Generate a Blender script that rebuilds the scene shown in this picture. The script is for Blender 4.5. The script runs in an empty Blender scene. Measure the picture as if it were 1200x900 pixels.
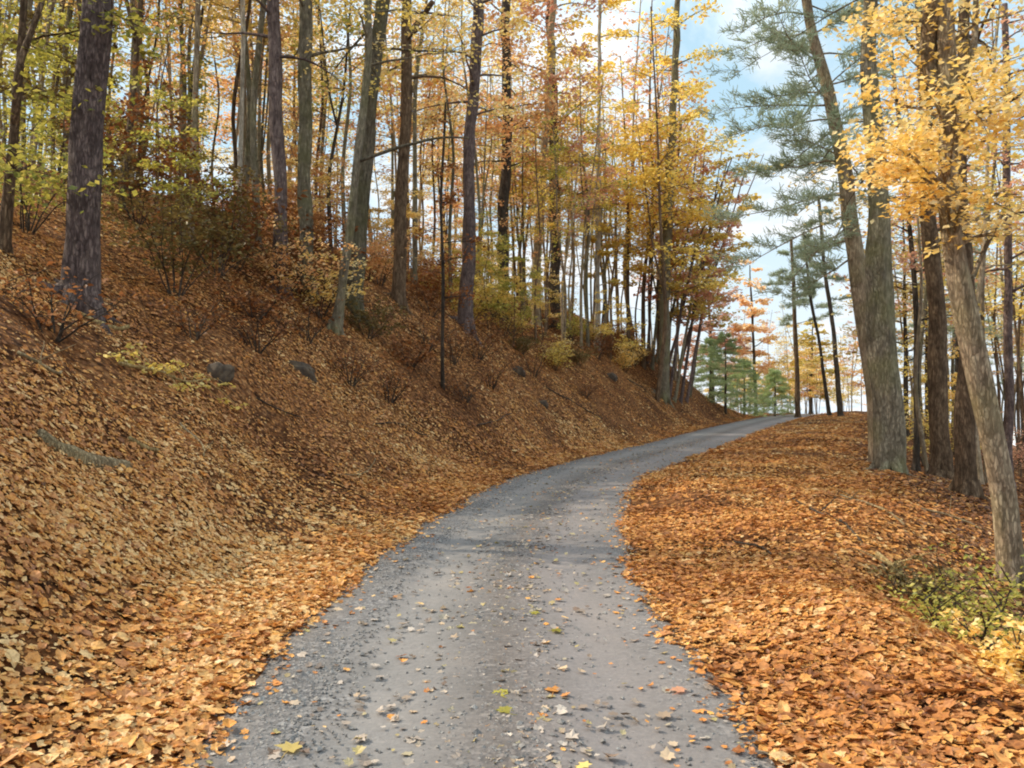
import bpy, math, random
import numpy as np
from mathutils import Vector

rng = np.random.default_rng(11)
random.seed(11)
C = bpy.context.scene.collection

# ------------------------------------------------------------------ camera geometry (1200x900 picture)
F = 950.0
CAM_H = 1.85
PITCH = math.atan(25.0 / F)          # horizon lies at y = 475


def ray(px, py):
    v = np.array([(px - 600.0) / F, 1.0, (450.0 - py) / F])
    c, s = math.cos(PITCH), math.sin(PITCH)
    return np.array([v[0], v[1] * c - v[2] * s, v[1] * s + v[2] * c])


# ------------------------------------------------------------------ noise
def _hash(ix, iy, seed):
    n = (ix.astype(np.int64) * 374761393 + iy.astype(np.int64) * 668265263 + seed * 1442695041) & 0xFFFFFFFF
    n = ((n ^ (n >> 13)) * 1274126177) & 0xFFFFFFFF
    n = n ^ (n >> 16)
    return (n & 0xFFFF) / 65535.0


def vnoise(x, y, seed=0):
    ix, iy = np.floor(x), np.floor(y)
    fx, fy = x - ix, y - iy
    fx, fy = fx * fx * (3 - 2 * fx), fy * fy * (3 - 2 * fy)
    a, b = _hash(ix, iy, seed), _hash(ix + 1, iy, seed)
    c, d = _hash(ix, iy + 1, seed), _hash(ix + 1, iy + 1, seed)
    return (a + (b - a) * fx) * (1 - fy) + (c + (d - c) * fx) * fy - 0.5


def sstep(a, b, x):
    t = np.clip((x - a) / (b - a), 0, 1)
    return t * t * (3 - 2 * t)


# ------------------------------------------------------------------ road centre line
CTRL = np.array([(-.15, -60), (-.15, -30), (-.15, -10), (-.15, 4), (-.2, 6.6), (-.22, 8.2), (-.05, 10.6), (.4, 14), (1.5, 20),
                 (4.2, 28), (8.5, 38.5), (14.4, 52), (23.2, 70), (33, 88), (47, 112), (66, 150), (90, 200)], float)


def catmull(P, n=24):
    out = []
    for i in range(1, len(P) - 2):
        p0, p1, p2, p3 = P[i - 1], P[i], P[i + 1], P[i + 2]
        for k in range(n):
            t = k / n
            out.append(0.5 * ((2 * p1) + (-p0 + p2) * t + (2 * p0 - 5 * p1 + 4 * p2 - p3) * t * t + (-p0 + 3 * p1 - 3 * p2 + p3) * t ** 3))
    out.append(P[-2])
    return np.array(out)


_raw = catmull(CTRL)
_L = np.concatenate([[0], np.cumsum(np.linalg.norm(np.diff(_raw, axis=0), axis=1))])
_n = int(_L[-1] / 0.5)
_q = np.linspace(0, _L[-1], _n)
LINE = np.stack([np.interp(_q, _L, _raw[:, 0]), np.interp(_q, _L, _raw[:, 1])], 1)
for _ in range(6):
    LINE[1:-1] = (LINE[:-2] + 2 * LINE[1:-1] + LINE[2:]) / 4
TAN = np.gradient(LINE, axis=0)
TAN /= np.linalg.norm(TAN, axis=1)[:, None]
S0 = _q - np.interp(0, LINE[:, 1], _q)          # arc length from the camera


def road_z(s):
    return 0.9 * sstep(28, 88, s) - 4.5 * sstep(95, 190, s)


def half_width(s):
    return 1.5 + 0.25 * sstep(18, 32, s)


def along(s):
    """Centre line point and its right-hand normal at arc length s."""
    p = np.stack([np.interp(s, S0, LINE[:, 0]), np.interp(s, S0, LINE[:, 1])], 1)
    t = np.stack([np.interp(s, S0, TAN[:, 0]), np.interp(s, S0, TAN[:, 1])], 1)
    return p, np.stack([t[:, 1], -t[:, 0]], 1)


def road_coords(x, y):
    x, y = np.atleast_1d(np.asarray(x, float)), np.atleast_1d(np.asarray(y, float))
    d, s = np.empty_like(x), np.empty_like(x)
    for a in range(0, len(x), 4000):
        px, py = x[a:a + 4000, None], y[a:a + 4000, None]
        q = (px - LINE[None, ::4, 0]) ** 2 + (py - LINE[None, ::4, 1]) ** 2
        k = np.argmin(q, 1) * 4
        best, bk = np.full(len(k), 1e18), k.copy()
        for o in range(-4, 5):
            kk = np.clip(k + o, 0, len(LINE) - 1)
            qq = (px[:, 0] - LINE[kk, 0]) ** 2 + (py[:, 0] - LINE[kk, 1]) ** 2
            m = qq < best
            best[m], bk[m] = qq[m], kk[m]
        rx, ry = px[:, 0] - LINE[bk, 0], py[:, 0] - LINE[bk, 1]
        t = TAN[bk]
        d[a:a + 4000] = rx * t[:, 1] - ry * t[:, 0]
        s[a:a + 4000] = S0[bk] + rx * t[:, 0] + ry * t[:, 1]
    return d, s


_bx = np.linspace(-1, 120, 1211)
_bz = np.interp(_bx, [-1, 0, .8, 1.5, 5.6, 7.6, 14, 22, 40, 80, 120], [0, 0, .07, .33, 3.75, 5.15, 8.0, 9.9, 10.3, 5, -3])
_kk = np.ones(9) / 9
_bz = np.convolve(np.pad(_bz, 4, mode='edge'), _kk, 'valid')
_rx = np.linspace(-1, 150, 1511)


def H(x, y):
    x, y = np.atleast_1d(np.asarray(x, float)), np.atleast_1d(np.asarray(y, float))
    shp = x.shape
    x, y = x.ravel(), y.ravel()
    d, s = road_coords(x, y)
    hw = half_width(s)
    z = road_z(s)
    dl, dr = -d - hw, d - hw
    wob = vnoise(x / 7.0, y / 7.0, 3)
    # left bank
    m = (0.95 + 0.22 * sstep(12, 28, s)) * (1 - sstep(66, 81, s))
    left = np.interp(dl + wob * 1.2 * sstep(.5, 3, dl), _bx, _bz) * m
    left -= (1 - (1 - sstep(66, 81, s))) * np.clip(dl - 4, 0, 60) * 0.12
    # right verge: low mound, then the slope falls away
    d0 = 1.5 + 4.2 * sstep(6, 19, s)
    e = dr - d0
    right = 0.2 * sstep(.2, 1.8, dr) * (0.6 + 0.8 * sstep(8, 20, s)) - 0.3 * np.clip(e, 0, 8) - 0.4 * np.clip(e - 8, 0, 40) - 0.12 * np.clip(e - 51, 0, 120)
    z = z + np.where(dl > 0, left, 0) + np.where(dr > 0, right, 0)
    off = sstep(.1, 1.6, np.maximum(dl, dr))
    bump = vnoise(x / 2.3, y / 2.3, 5) * .26 + vnoise(x / .9, y / .9, 6) * .11 + vnoise(x / .38, y / .38, 7) * .04
    bump = bump + sstep(1.5, 3, dl) * (vnoise(x / 1.35, y / 1.35, 8) * .34 + vnoise(x / .6, y / .6, 12) * .13)
    z = z + bump * off + wob * .5 * sstep(3, 9, np.maximum(dl, dr))
    # the road bed is cut a little below its surface sheet
    z = z - 0.06 * (1 - sstep(-.32, -.05, np.maximum(dl, dr)))
    # far away the land levels off in a valley
    r = np.hypot(x, y)
    far = sstep(140, 420, r)
    z = z * (1 - far) + (-22 + 3 * vnoise(x / 90, y / 90, 9)) * far
    return z.reshape(shp)


def H1(x, y):
    return float(H([x], [y])[0])


_T = np.concatenate([np.arange(2.5, 60, .05), np.arange(60, 220, .4)])


def at(px, py, Y=None):
    """World point of a place seen in the photo: on the ground along its ray, or at a given depth (then dropped on the ground)."""
    r = ray(px, py)
    if Y is not None:
        X = r[0] / r[1] * Y
        return np.array([X, Y, H1(X, Y)])
    P = r[None] * _T[:, None]
    hz = H(P[:, 0], P[:, 1])
    below = np.nonzero(P[:, 2] + CAM_H < hz)[0]
    k = below[0] if len(below) else len(_T) - 1
    return np.array([P[k, 0], P[k, 1], hz[k]])


def on_plane(px, py, Y):
    r = ray(px, py)
    t = Y / r[1]
    return np.array([r[0] * t, Y, CAM_H + r[2] * t])


# ------------------------------------------------------------------ materials
def lin(h):
    out = []
    for c in h:
        c = c / 255
        out.append(c / 12.92 if c <= .04045 else ((c + .055) / 1.055) ** 2.4)
    return (*out, 1.0)


def new_mat(name):
    m = bpy.data.materials.new(name)
    m.use_nodes = True
    nt = m.node_tree
    nt.nodes.clear()
    out = nt.nodes.new('ShaderNodeOutputMaterial')
    return m, nt, out


def ramp(nt, fac, stops, interp='LINEAR'):
    r = nt.nodes.new('ShaderNodeValToRGB')
    r.color_ramp.interpolation = interp
    el = r.color_ramp.elements
    while len(el) < len(stops):
        el.new(0.5)
    for e, (p, c) in zip(el, stops):
        e.position, e.color = p, c
    nt.links.new(fac, r.inputs[0])
    return r.outputs[0]


def node(nt, t, **kw):
    n = nt.nodes.new(t)
    for k, v in kw.items():
        if k in n.inputs:
            n.inputs[k].default_value = v
        else:
            setattr(n, k, v)
    return n


def mixc(nt, fac, a, b, mode='MIX'):
    n = nt.nodes.new('ShaderNodeMix')
    n.data_type = 'RGBA'
    n.blend_type = mode
    for sock, v in ((n.inputs[0], fac), (n.inputs[6], a), (n.inputs[7], b)):
        if hasattr(v, 'is_linked'):
            nt.links.new(v, sock)
        else:
            sock.default_value = v
    return n.outputs[2]


def leaf_mat(name, cols, trans=.45, mottled=False):
    m, nt, out = new_mat(name)
    at_ = node(nt, 'ShaderNodeAttribute', attribute_name='rnd')
    n = len(cols)
    col = ramp(nt, at_.outputs['Fac'], [((i + .5) / n, lin(c)) for i, c in enumerate(cols)])
    oi = node(nt, 'ShaderNodeObjectInfo')
    hv = node(nt, 'ShaderNodeHueSaturation')
    mp = node(nt, 'ShaderNodeMapRange')
    mp.inputs['To Min'].default_value, mp.inputs['To Max'].default_value = .75, 1.15
    nt.links.new(oi.outputs['Random'], mp.inputs[0])
    nt.links.new(mp.outputs[0], hv.inputs['Value'])
    if mottled:
        gp = node(nt, 'ShaderNodeNewGeometry')
        mn = node(nt, 'ShaderNodeTexNoise', Scale=38.0, Detail=3.0)
        nt.links.new(gp.outputs['Position'], mn.inputs['Vector'])
        mt = ramp(nt, mn.outputs['Fac'], [(.36, (.66, .6, .55, 1)), (.52, (1, 1, 1, 1)), (.7, (1.15, 1.12, 1.06, 1))])
        col = mixc(nt, .85, col, mt, 'MULTIPLY')
    nt.links.new(col, hv.inputs['Color'])
    d = node(nt, 'ShaderNodeBsdfDiffuse')
    t = node(nt, 'ShaderNodeBsdfTranslucent')
    g = node(nt, 'ShaderNodeBsdfGlossy', Roughness=.45)
    nt.links.new(hv.outputs[0], d.inputs[0])
    nt.links.new(hv.outputs[0], t.inputs[0])
    mx = node(nt, 'ShaderNodeMixShader')
    mx.inputs[0].default_value = trans
    nt.links.new(d.outputs[0], mx.inputs[1])
    nt.links.new(t.outputs[0], mx.inputs[2])
    m2 = node(nt, 'ShaderNodeMixShader')
    m2.inputs[0].default_value = .03
    nt.links.new(mx.outputs[0], m2.inputs[1])
    nt.links.new(g.outputs[0], m2.inputs[2])
    nt.links.new(m2.outputs[0], out.inputs[0])
    return m


def bark_mat(name, dark, mid, light, moss=None, moss_amt=0.0, scale=1.0):
    m, nt, out = new_mat(name)
    tc = node(nt, 'ShaderNodeTexCoord')
    mp = node(nt, 'ShaderNodeMapping')
    mp.inputs['Scale'].default_value = (9 * scale, 9 * scale, 2.1 * scale)
    nt.links.new(tc.outputs['Object'], mp.inputs[0])
    n1 = node(nt, 'ShaderNodeTexNoise', Scale=1.6, Detail=7.0, Roughness=.68, Distortion=.4)
    nt.links.new(mp.outputs[0], n1.inputs['Vector'])
    vo = node(nt, 'ShaderNodeTexVoronoi', Scale=2.6)
    vo.feature = 'DISTANCE_TO_EDGE'
    wn = node(nt, 'ShaderNodeVectorMath', operation='ADD')
    nt.links.new(mp.outputs[0], wn.inputs[0])
    nt.links.new(n1.outputs['Color'], wn.inputs[1])
    nt.links.new(wn.outputs[0], vo.inputs['Vector'])
    fis = ramp(nt, vo.outputs['Distance'], [(0, (0, 0, 0, 1)), (.16, (1, 1, 1, 1))])
    col = ramp(nt, n1.outputs['Fac'], [(.28, lin(dark)), (.5, lin(mid)), (.72, lin(light))])
    fcol = mixc(nt, .38, col, lin(dark))
    col = mixc(nt, fis, fcol, col)
    big = node(nt, 'ShaderNodeTexNoise', Scale=.9, Detail=3.0)
    nt.links.new(tc.outputs['Object'], big.inputs['Vector'])
    patch = ramp(nt, big.outputs['Fac'], [(.45, (0, 0, 0, 1)), (.62, (1, 1, 1, 1))])
    blot = node(nt, 'ShaderNodeTexNoise', Scale=2.6, Detail=5.0, Roughness=.6)
    nt.links.new(tc.outputs['Object'], blot.inputs['Vector'])
    bl = ramp(nt, blot.outputs['Fac'], [(.33, (.6, .58, .56, 1)), (.5, (1, 1, 1, 1)), (.68, (1.22, 1.22, 1.2, 1))])
    col = mixc(nt, .8, col, bl, 'MULTIPLY')
    if moss:
        ml = node(nt, 'ShaderNodeMath', operation='MULTIPLY')
        ml.inputs[1].default_value = moss_amt
        nt.links.new(patch, ml.inputs[0])
        col = mixc(nt, ml.outputs[0], col, lin(moss))
    oi = node(nt, 'ShaderNodeObjectInfo')
    hv = node(nt, 'ShaderNodeHueSaturation')
    mr = node(nt, 'ShaderNodeMapRange')
    mr.inputs['To Min'].default_value, mr.inputs['To Max'].default_value = .7, 1.25
    nt.links.new(oi.outputs['Random'], mr.inputs[0])
    nt.links.new(mr.outputs[0], hv.inputs['Value'])
    nt.links.new(col, hv.inputs['Color'])
    p = node(nt, 'ShaderNodeBsdfPrincipled', Roughness=.92)
    p.inputs['Specular IOR Level'].default_value = .15
    nt.links.new(hv.outputs[0], p.inputs['Base Color'])
    bm = node(nt, 'ShaderNodeBump', Strength=.9, Distance=.035)
    hm = mixc(nt, .5, fis, n1.outputs['Color'])
    nt.links.new(hm, bm.inputs['Height'])
    nt.links.new(bm.outputs[0], p.inputs['Normal'])
    nt.links.new(p.outputs[0], out.inputs[0])
    return m


def ground_mat():
    m, nt, out = new_mat('leaf_strewn_soil')
    geo = node(nt, 'ShaderNodeNewGeometry')
    P = geo.outputs['Position']
    vo = node(nt, 'ShaderNodeTexVoronoi', Scale=9.0, Randomness=1.0)
    vo2 = node(nt, 'ShaderNodeTexVoronoi', Scale=15.0)
    dn = node(nt, 'ShaderNodeTexNoise', Scale=14.0, Detail=4.0)
    va = node(nt, 'ShaderNodeVectorMath', operation='MULTIPLY_ADD')
    nt.links.new(P, dn.inputs['Vector'])
    nt.links.new(dn.outputs['Color'], va.inputs[0])
    va.inputs[1].default_value = (.09, .09, .09)
    nt.links.new(P, va.inputs[2])
    for v in (vo, vo2):
        nt.links.new(va.outputs[0], v.inputs['Vector'])
    sep = node(nt, 'ShaderNodeSeparateColor')
    nt.links.new(vo.outputs['Color'], sep.inputs[0])
    pal = [(.0, lin((54, 36, 24))), (.2, lin((100, 64, 38))), (.4, lin((136, 88, 52))), (.6, lin((162, 110, 66))), (.8, lin((180, 130, 82))), (1., lin((124, 88, 64)))]
    col = ramp(nt, sep.outputs[0], pal)
    sep2 = node(nt, 'ShaderNodeSeparateColor')
    nt.links.new(vo2.outputs['Color'], sep2.inputs[0])
    col2 = ramp(nt, sep2.outputs[0], pal)
    col = mixc(nt, sep2.outputs[1], col, col2)
    edge = ramp(nt, vo.outputs['Distance'], [(.25, (1, 1, 1, 1)), (.75, (.25, .2, .18, 1))])
    col = mixc(nt, .8, col, edge, 'MULTIPLY')
    big = node(nt, 'ShaderNodeTexNoise', Scale=.35, Detail=4.0)
    nt.links.new(P, big.inputs['Vector'])
    bg = ramp(nt, big.outputs['Fac'], [(.35, (.55, .5, .48, 1)), (.62, (1, 1, 1, 1))])
    col = mixc(nt, 1.0, col, bg, 'MULTIPLY')
    # the valley floor far off: distance haze painted in as a paler ground colour
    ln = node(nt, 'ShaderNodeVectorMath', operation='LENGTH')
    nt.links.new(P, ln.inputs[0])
    haze_fac = node(nt, 'ShaderNodeMapRange')
    haze_fac.inputs['From Min'].default_value, haze_fac.inputs['From Max'].default_value = 120, 330
    nt.links.new(ln.outputs['Value'], haze_fac.inputs[0])
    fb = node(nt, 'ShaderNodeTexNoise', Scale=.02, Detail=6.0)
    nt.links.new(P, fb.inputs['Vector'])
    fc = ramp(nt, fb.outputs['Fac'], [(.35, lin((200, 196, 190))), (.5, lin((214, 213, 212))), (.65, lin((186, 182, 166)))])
    col = mixc(nt, haze_fac.outputs[0], col, fc)
    p = node(nt, 'ShaderNodeBsdfPrincipled', Roughness=.95)
    p.inputs['Specular IOR Level'].default_value = .1
    nt.links.new(col, p.inputs['Base Color'])
    bm = node(nt, 'ShaderNodeBump', Strength=1.0, Distance=.05)
    nt.links.new(vo.outputs['Distance'], bm.inputs['Height'])
    nt.links.new(bm.outputs[0], p.inputs['Normal'])
    nt.links.new(p.outputs[0], out.inputs[0])
    return m


def road_mat():
    m, nt, out = new_mat('worn_gravel_road')
    geo = node(nt, 'ShaderNodeNewGeometry')
    P = geo.outputs['Position']
    lat = node(nt, 'ShaderNodeAttribute', attribute_name='lat')
    n1 = node(nt, 'ShaderNodeTexNoise', Scale=.8, Detail=6.0, Roughness=.6)
    n2 = node(nt, 'ShaderNodeTexNoise', Scale=26.0, Detail=5.0, Roughness=.7)
    vo = node(nt, 'ShaderNodeTexVoronoi', Scale=34.0)
    vb = node(nt, 'ShaderNodeTexVoronoi', Scale=70.0)
    for n in (n1, n2, vo, vb):
        nt.links.new(P, n.inputs['Vector'])
    base = ramp(nt, n1.outputs['Fac'], [(.3, lin((110, 107, 104))), (.5, lin((121, 117, 114))), (.7, lin((131, 125, 120)))])
    fine = ramp(nt, n2.outputs['Fac'], [(.3, (.78, .78, .8, 1)), (.55, (1, 1, 1, 1)), (.75, (1.15, 1.13, 1.12, 1))])
    col = mixc(nt, .8, base, fine, 'MULTIPLY')
    sp = node(nt, 'ShaderNodeSeparateColor')
    nt.links.new(vo.outputs['Color'], sp.inputs[0])
    stone = ramp(nt, sp.outputs[0], [(0, lin((72, 72, 74))), (.45, lin((102, 101, 102))), (.8, lin((134, 131, 130))), (1, lin((168, 164, 160)))])
    # loose stones where the wheels do not run: the crown and the edges
    w = ramp(nt, lat.outputs['Fac'], [(0, (1, 1, 1, 1)), (.17, (.9, .9, .9, 1)), (.27, (.12, .12, .12, 1)), (.42, (.1, .1, .1, 1)), (.5, (.6, .6, .6, 1)),
                                      (.58, (.65, .65, .65, 1)), (.66, (.12, .12, .12, 1)), (.8, (.1, .1, .1, 1)), (.92, (.45, .45, .45, 1)), (1, (.8, .8, .8, 1))])
    wn = node(nt, 'ShaderNodeTexNoise', Scale=2.2, Detail=4.0)
    nt.links.new(P, wn.inputs['Vector'])
    wr = ramp(nt, wn.outputs['Fac'], [(.35, (.1, .1, .1, 1)), (.65, (1, 1, 1, 1))])
    w = mixc(nt, 1.0, w, wr, 'MULTIPLY')
    col = mixc(nt, w, col, stone)
    # a thin brown stain of ground-in leaf along the crown and the edges
    tint = ramp(nt, lat.outputs['Fac'], [(0, (.8, .7, .6, 1)), (.13, (.82, .81, .82, 1)), (.29, (1.14, 1.15, 1.17, 1)), (.4, (1.02, 1.02, 1.03, 1)), (.53, (.74, .68, .65, 1)), (.7, (1.15, 1.1, 1.12, 1)), (.92, (1, .96, .95, 1)), (1, (.9, .75, .6, 1))])
    col = mixc(nt, 1.0, col, tint, 'MULTIPLY')
    p = node(nt, 'ShaderNodeBsdfPrincipled', Roughness=.8)
    p.inputs['Specular IOR Level'].default_value = .3
    nt.links.new(col, p.inputs['Base Color'])
    bm = node(nt, 'ShaderNodeBump', Strength=.7, Distance=.02)
    hh = mixc(nt, w, n2.outputs['Color'], vo.outputs['Distance'])
    nt.links.new(hh, bm.inputs['Height'])
    nt.links.new(bm.outputs[0], p.inputs['Normal'])
    nt.links.new(p.outputs[0], out.inputs[0])
    return m


def stone_mat(name, dark, mid, light, scale=6.0):
    cols = (dark, mid, light)
    m, nt, out = new_mat(name)
    tc = node(nt, 'ShaderNodeTexCoord')
    n1 = node(nt, 'ShaderNodeTexNoise', Scale=scale, Detail=8.0, Roughness=.65)
    nt.links.new(tc.outputs['Object'], n1.inputs['Vector'])
    col = ramp(nt, n1.outputs['Fac'], [(.3, lin(cols[0])), (.5, lin(cols[1])), (.7, lin(cols[2]))])
    a = node(nt, 'ShaderNodeAttribute', attribute_name='rnd')
    k = ramp(nt, a.outputs['Fac'], [(0, (.75, .75, .77, 1)), (1, (1.45, 1.45, 1.45, 1))])
    col = mixc(nt, 1.0, col, k, 'MULTIPLY')
    p = node(nt, 'ShaderNodeBsdfPrincipled', Roughness=.9)
    nt.links.new(col, p.inputs['Base Color'])
    bm = node(nt, 'ShaderNodeBump', Strength=.6, Distance=.03)
    nt.links.new(n1.outputs['Fac'], bm.inputs['Height'])
    nt.links.new(bm.outputs[0], p.inputs['Normal'])
    nt.links.new(p.outputs[0], out.inputs[0])
    return m


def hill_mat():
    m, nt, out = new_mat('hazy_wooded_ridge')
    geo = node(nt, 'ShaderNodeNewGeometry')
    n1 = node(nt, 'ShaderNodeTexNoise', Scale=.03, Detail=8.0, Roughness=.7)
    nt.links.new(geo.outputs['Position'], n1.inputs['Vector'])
    col = ramp(nt, n1.outputs['Fac'], [(.35, lin((160, 170, 184))), (.5, lin((182, 188, 197))), (.68, lin((196, 188, 184)))])  # pale blue-grey: aerial haze put into the ridge colour
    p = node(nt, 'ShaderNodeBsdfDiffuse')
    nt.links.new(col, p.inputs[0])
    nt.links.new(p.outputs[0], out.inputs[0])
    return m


M = {
    'gold': leaf_mat('golden_leaves', [(228, 188, 100), (238, 202, 108), (244, 214, 126), (248, 224, 156), (234, 192, 112), (248, 230, 176)], .5),
    'orange': leaf_mat('orange_leaves', [(218, 154, 96), (232, 172, 106), (240, 186, 120), (246, 206, 146), (224, 158, 106), (248, 214, 160)], .5),
    'olive': leaf_mat('yellow_green_leaves', [(160, 156, 70), (186, 176, 80), (206, 194, 92), (170, 160, 70), (222, 204, 108), (142, 148, 74)], .5),
    'yellow': leaf_mat('yellow_leaves', [(220, 188, 92), (234, 204, 100), (242, 216, 118), (224, 192, 98), (212, 200, 108), (248, 226, 148)], .5),
    'salmon': leaf_mat('salmon_leaves', [(212, 152, 118), (224, 170, 136), (236, 186, 152), (218, 158, 124), (240, 200, 166), (204, 138, 114)], .5),
    'russet': leaf_mat('russet_leaves', [(112, 70, 40), (142, 88, 48), (164, 106, 60), (124, 76, 46), (182, 126, 74), (148, 98, 60)], .3),
    'brownolive': leaf_mat('dull_olive_leaves', [(100, 82, 48), (120, 100, 58), (136, 114, 64), (110, 90, 52), (150, 132, 78), (106, 100, 60)], .35),
    'pine': leaf_mat('grey_green_needles', [(142, 154, 126), (154, 168, 136), (168, 178, 146), (178, 184, 156), (148, 160, 134), (188, 190, 162)], .5),
    'green': leaf_mat('green_needles', [(140, 160, 108), (158, 174, 116), (172, 186, 128), (150, 166, 118), (188, 196, 138), (142, 162, 118)], .48),
    'salmon_haze': leaf_mat('hazed_salmon_leaves', [(230, 180, 150), (238, 196, 168), (244, 208, 184), (232, 186, 156), (246, 216, 190), (224, 170, 146)], .5),  # far-tree salmon, paled to paint in distance haze
    'orange_haze': leaf_mat('hazed_orange_leaves', [(244, 208, 150), (248, 216, 166), (250, 224, 178), (244, 202, 156), (252, 230, 192), (240, 194, 152)], .5),  # far-tree orange, lightened for haze in the colour itself
    'litter': leaf_mat('fallen_leaves', [(112, 74, 48), (138, 90, 56), (160, 106, 62), (180, 122, 70), (172, 118, 82), (194, 134, 76), (206, 146, 84), (198, 148, 100), (216, 158, 92), (218, 166, 106), (226, 176, 114), (232, 192, 138)], .15, True),
    'litter_dark': leaf_mat('shaded_fallen_leaves', [(92, 64, 48), (116, 80, 58), (140, 98, 66), (104, 74, 60), (158, 116, 80), (128, 92, 74)], .12, True),  # darker copy of the litter; paints the shade on the right slope
    'litter_warm': leaf_mat('bright_fallen_leaves', [(146, 92, 52), (176, 114, 62), (194, 128, 68), (206, 138, 72), (194, 136, 90), (214, 148, 78), (222, 158, 82), (216, 160, 102), (228, 170, 92), (230, 180, 112), (236, 198, 140)], .18, True),  # brighter litter tones, standing in for sun on the verges
    'road_leaf': leaf_mat('leaves_on_the_road', [(112, 96, 84), (156, 142, 130), (182, 170, 158), (136, 118, 102), (192, 166, 136), (158, 148, 138), (166, 150, 98), (124, 104, 90)], .1),
    'bark_purple': bark_mat('purple_brown_bark', (62, 50, 48), (112, 96, 92), (150, 132, 122)),
    'bark_grey': bark_mat('grey_bark', (76, 68, 58), (128, 118, 100), (172, 160, 138), (120, 118, 76), .5),
    'bark_brown': bark_mat('brown_bark', (64, 50, 38), (116, 94, 74), (160, 136, 108)),
    'bark_dark': bark_mat('dark_bark', (46, 40, 35), (84, 74, 64), (122, 108, 96)),
    'bark_tan': bark_mat('pale_tan_bark', (108, 92, 74), (164, 144, 120), (208, 190, 160), (146, 136, 92), .45),
    'bark_pale': bark_mat('pale_smooth_bark', (138, 128, 114), (182, 172, 156), (222, 214, 200), scale=.6),
    'wood_pale': bark_mat('bleached_wood', (140, 116, 76), (186, 158, 106), (224, 202, 152), scale=1.5),
    'wood_grey': bark_mat('weathered_wood', (112, 94, 72), (156, 136, 104), (190, 170, 136), (132, 120, 80), .3, scale=1.2),
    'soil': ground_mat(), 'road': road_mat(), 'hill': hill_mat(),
    'rock': stone_mat('dark_rock', (42, 32, 24), (68, 54, 40), (98, 82, 62)),
    'pebble': stone_mat('gravel_stones', (104, 101, 98), (126, 122, 118), (150, 145, 139), 30),
}


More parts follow.
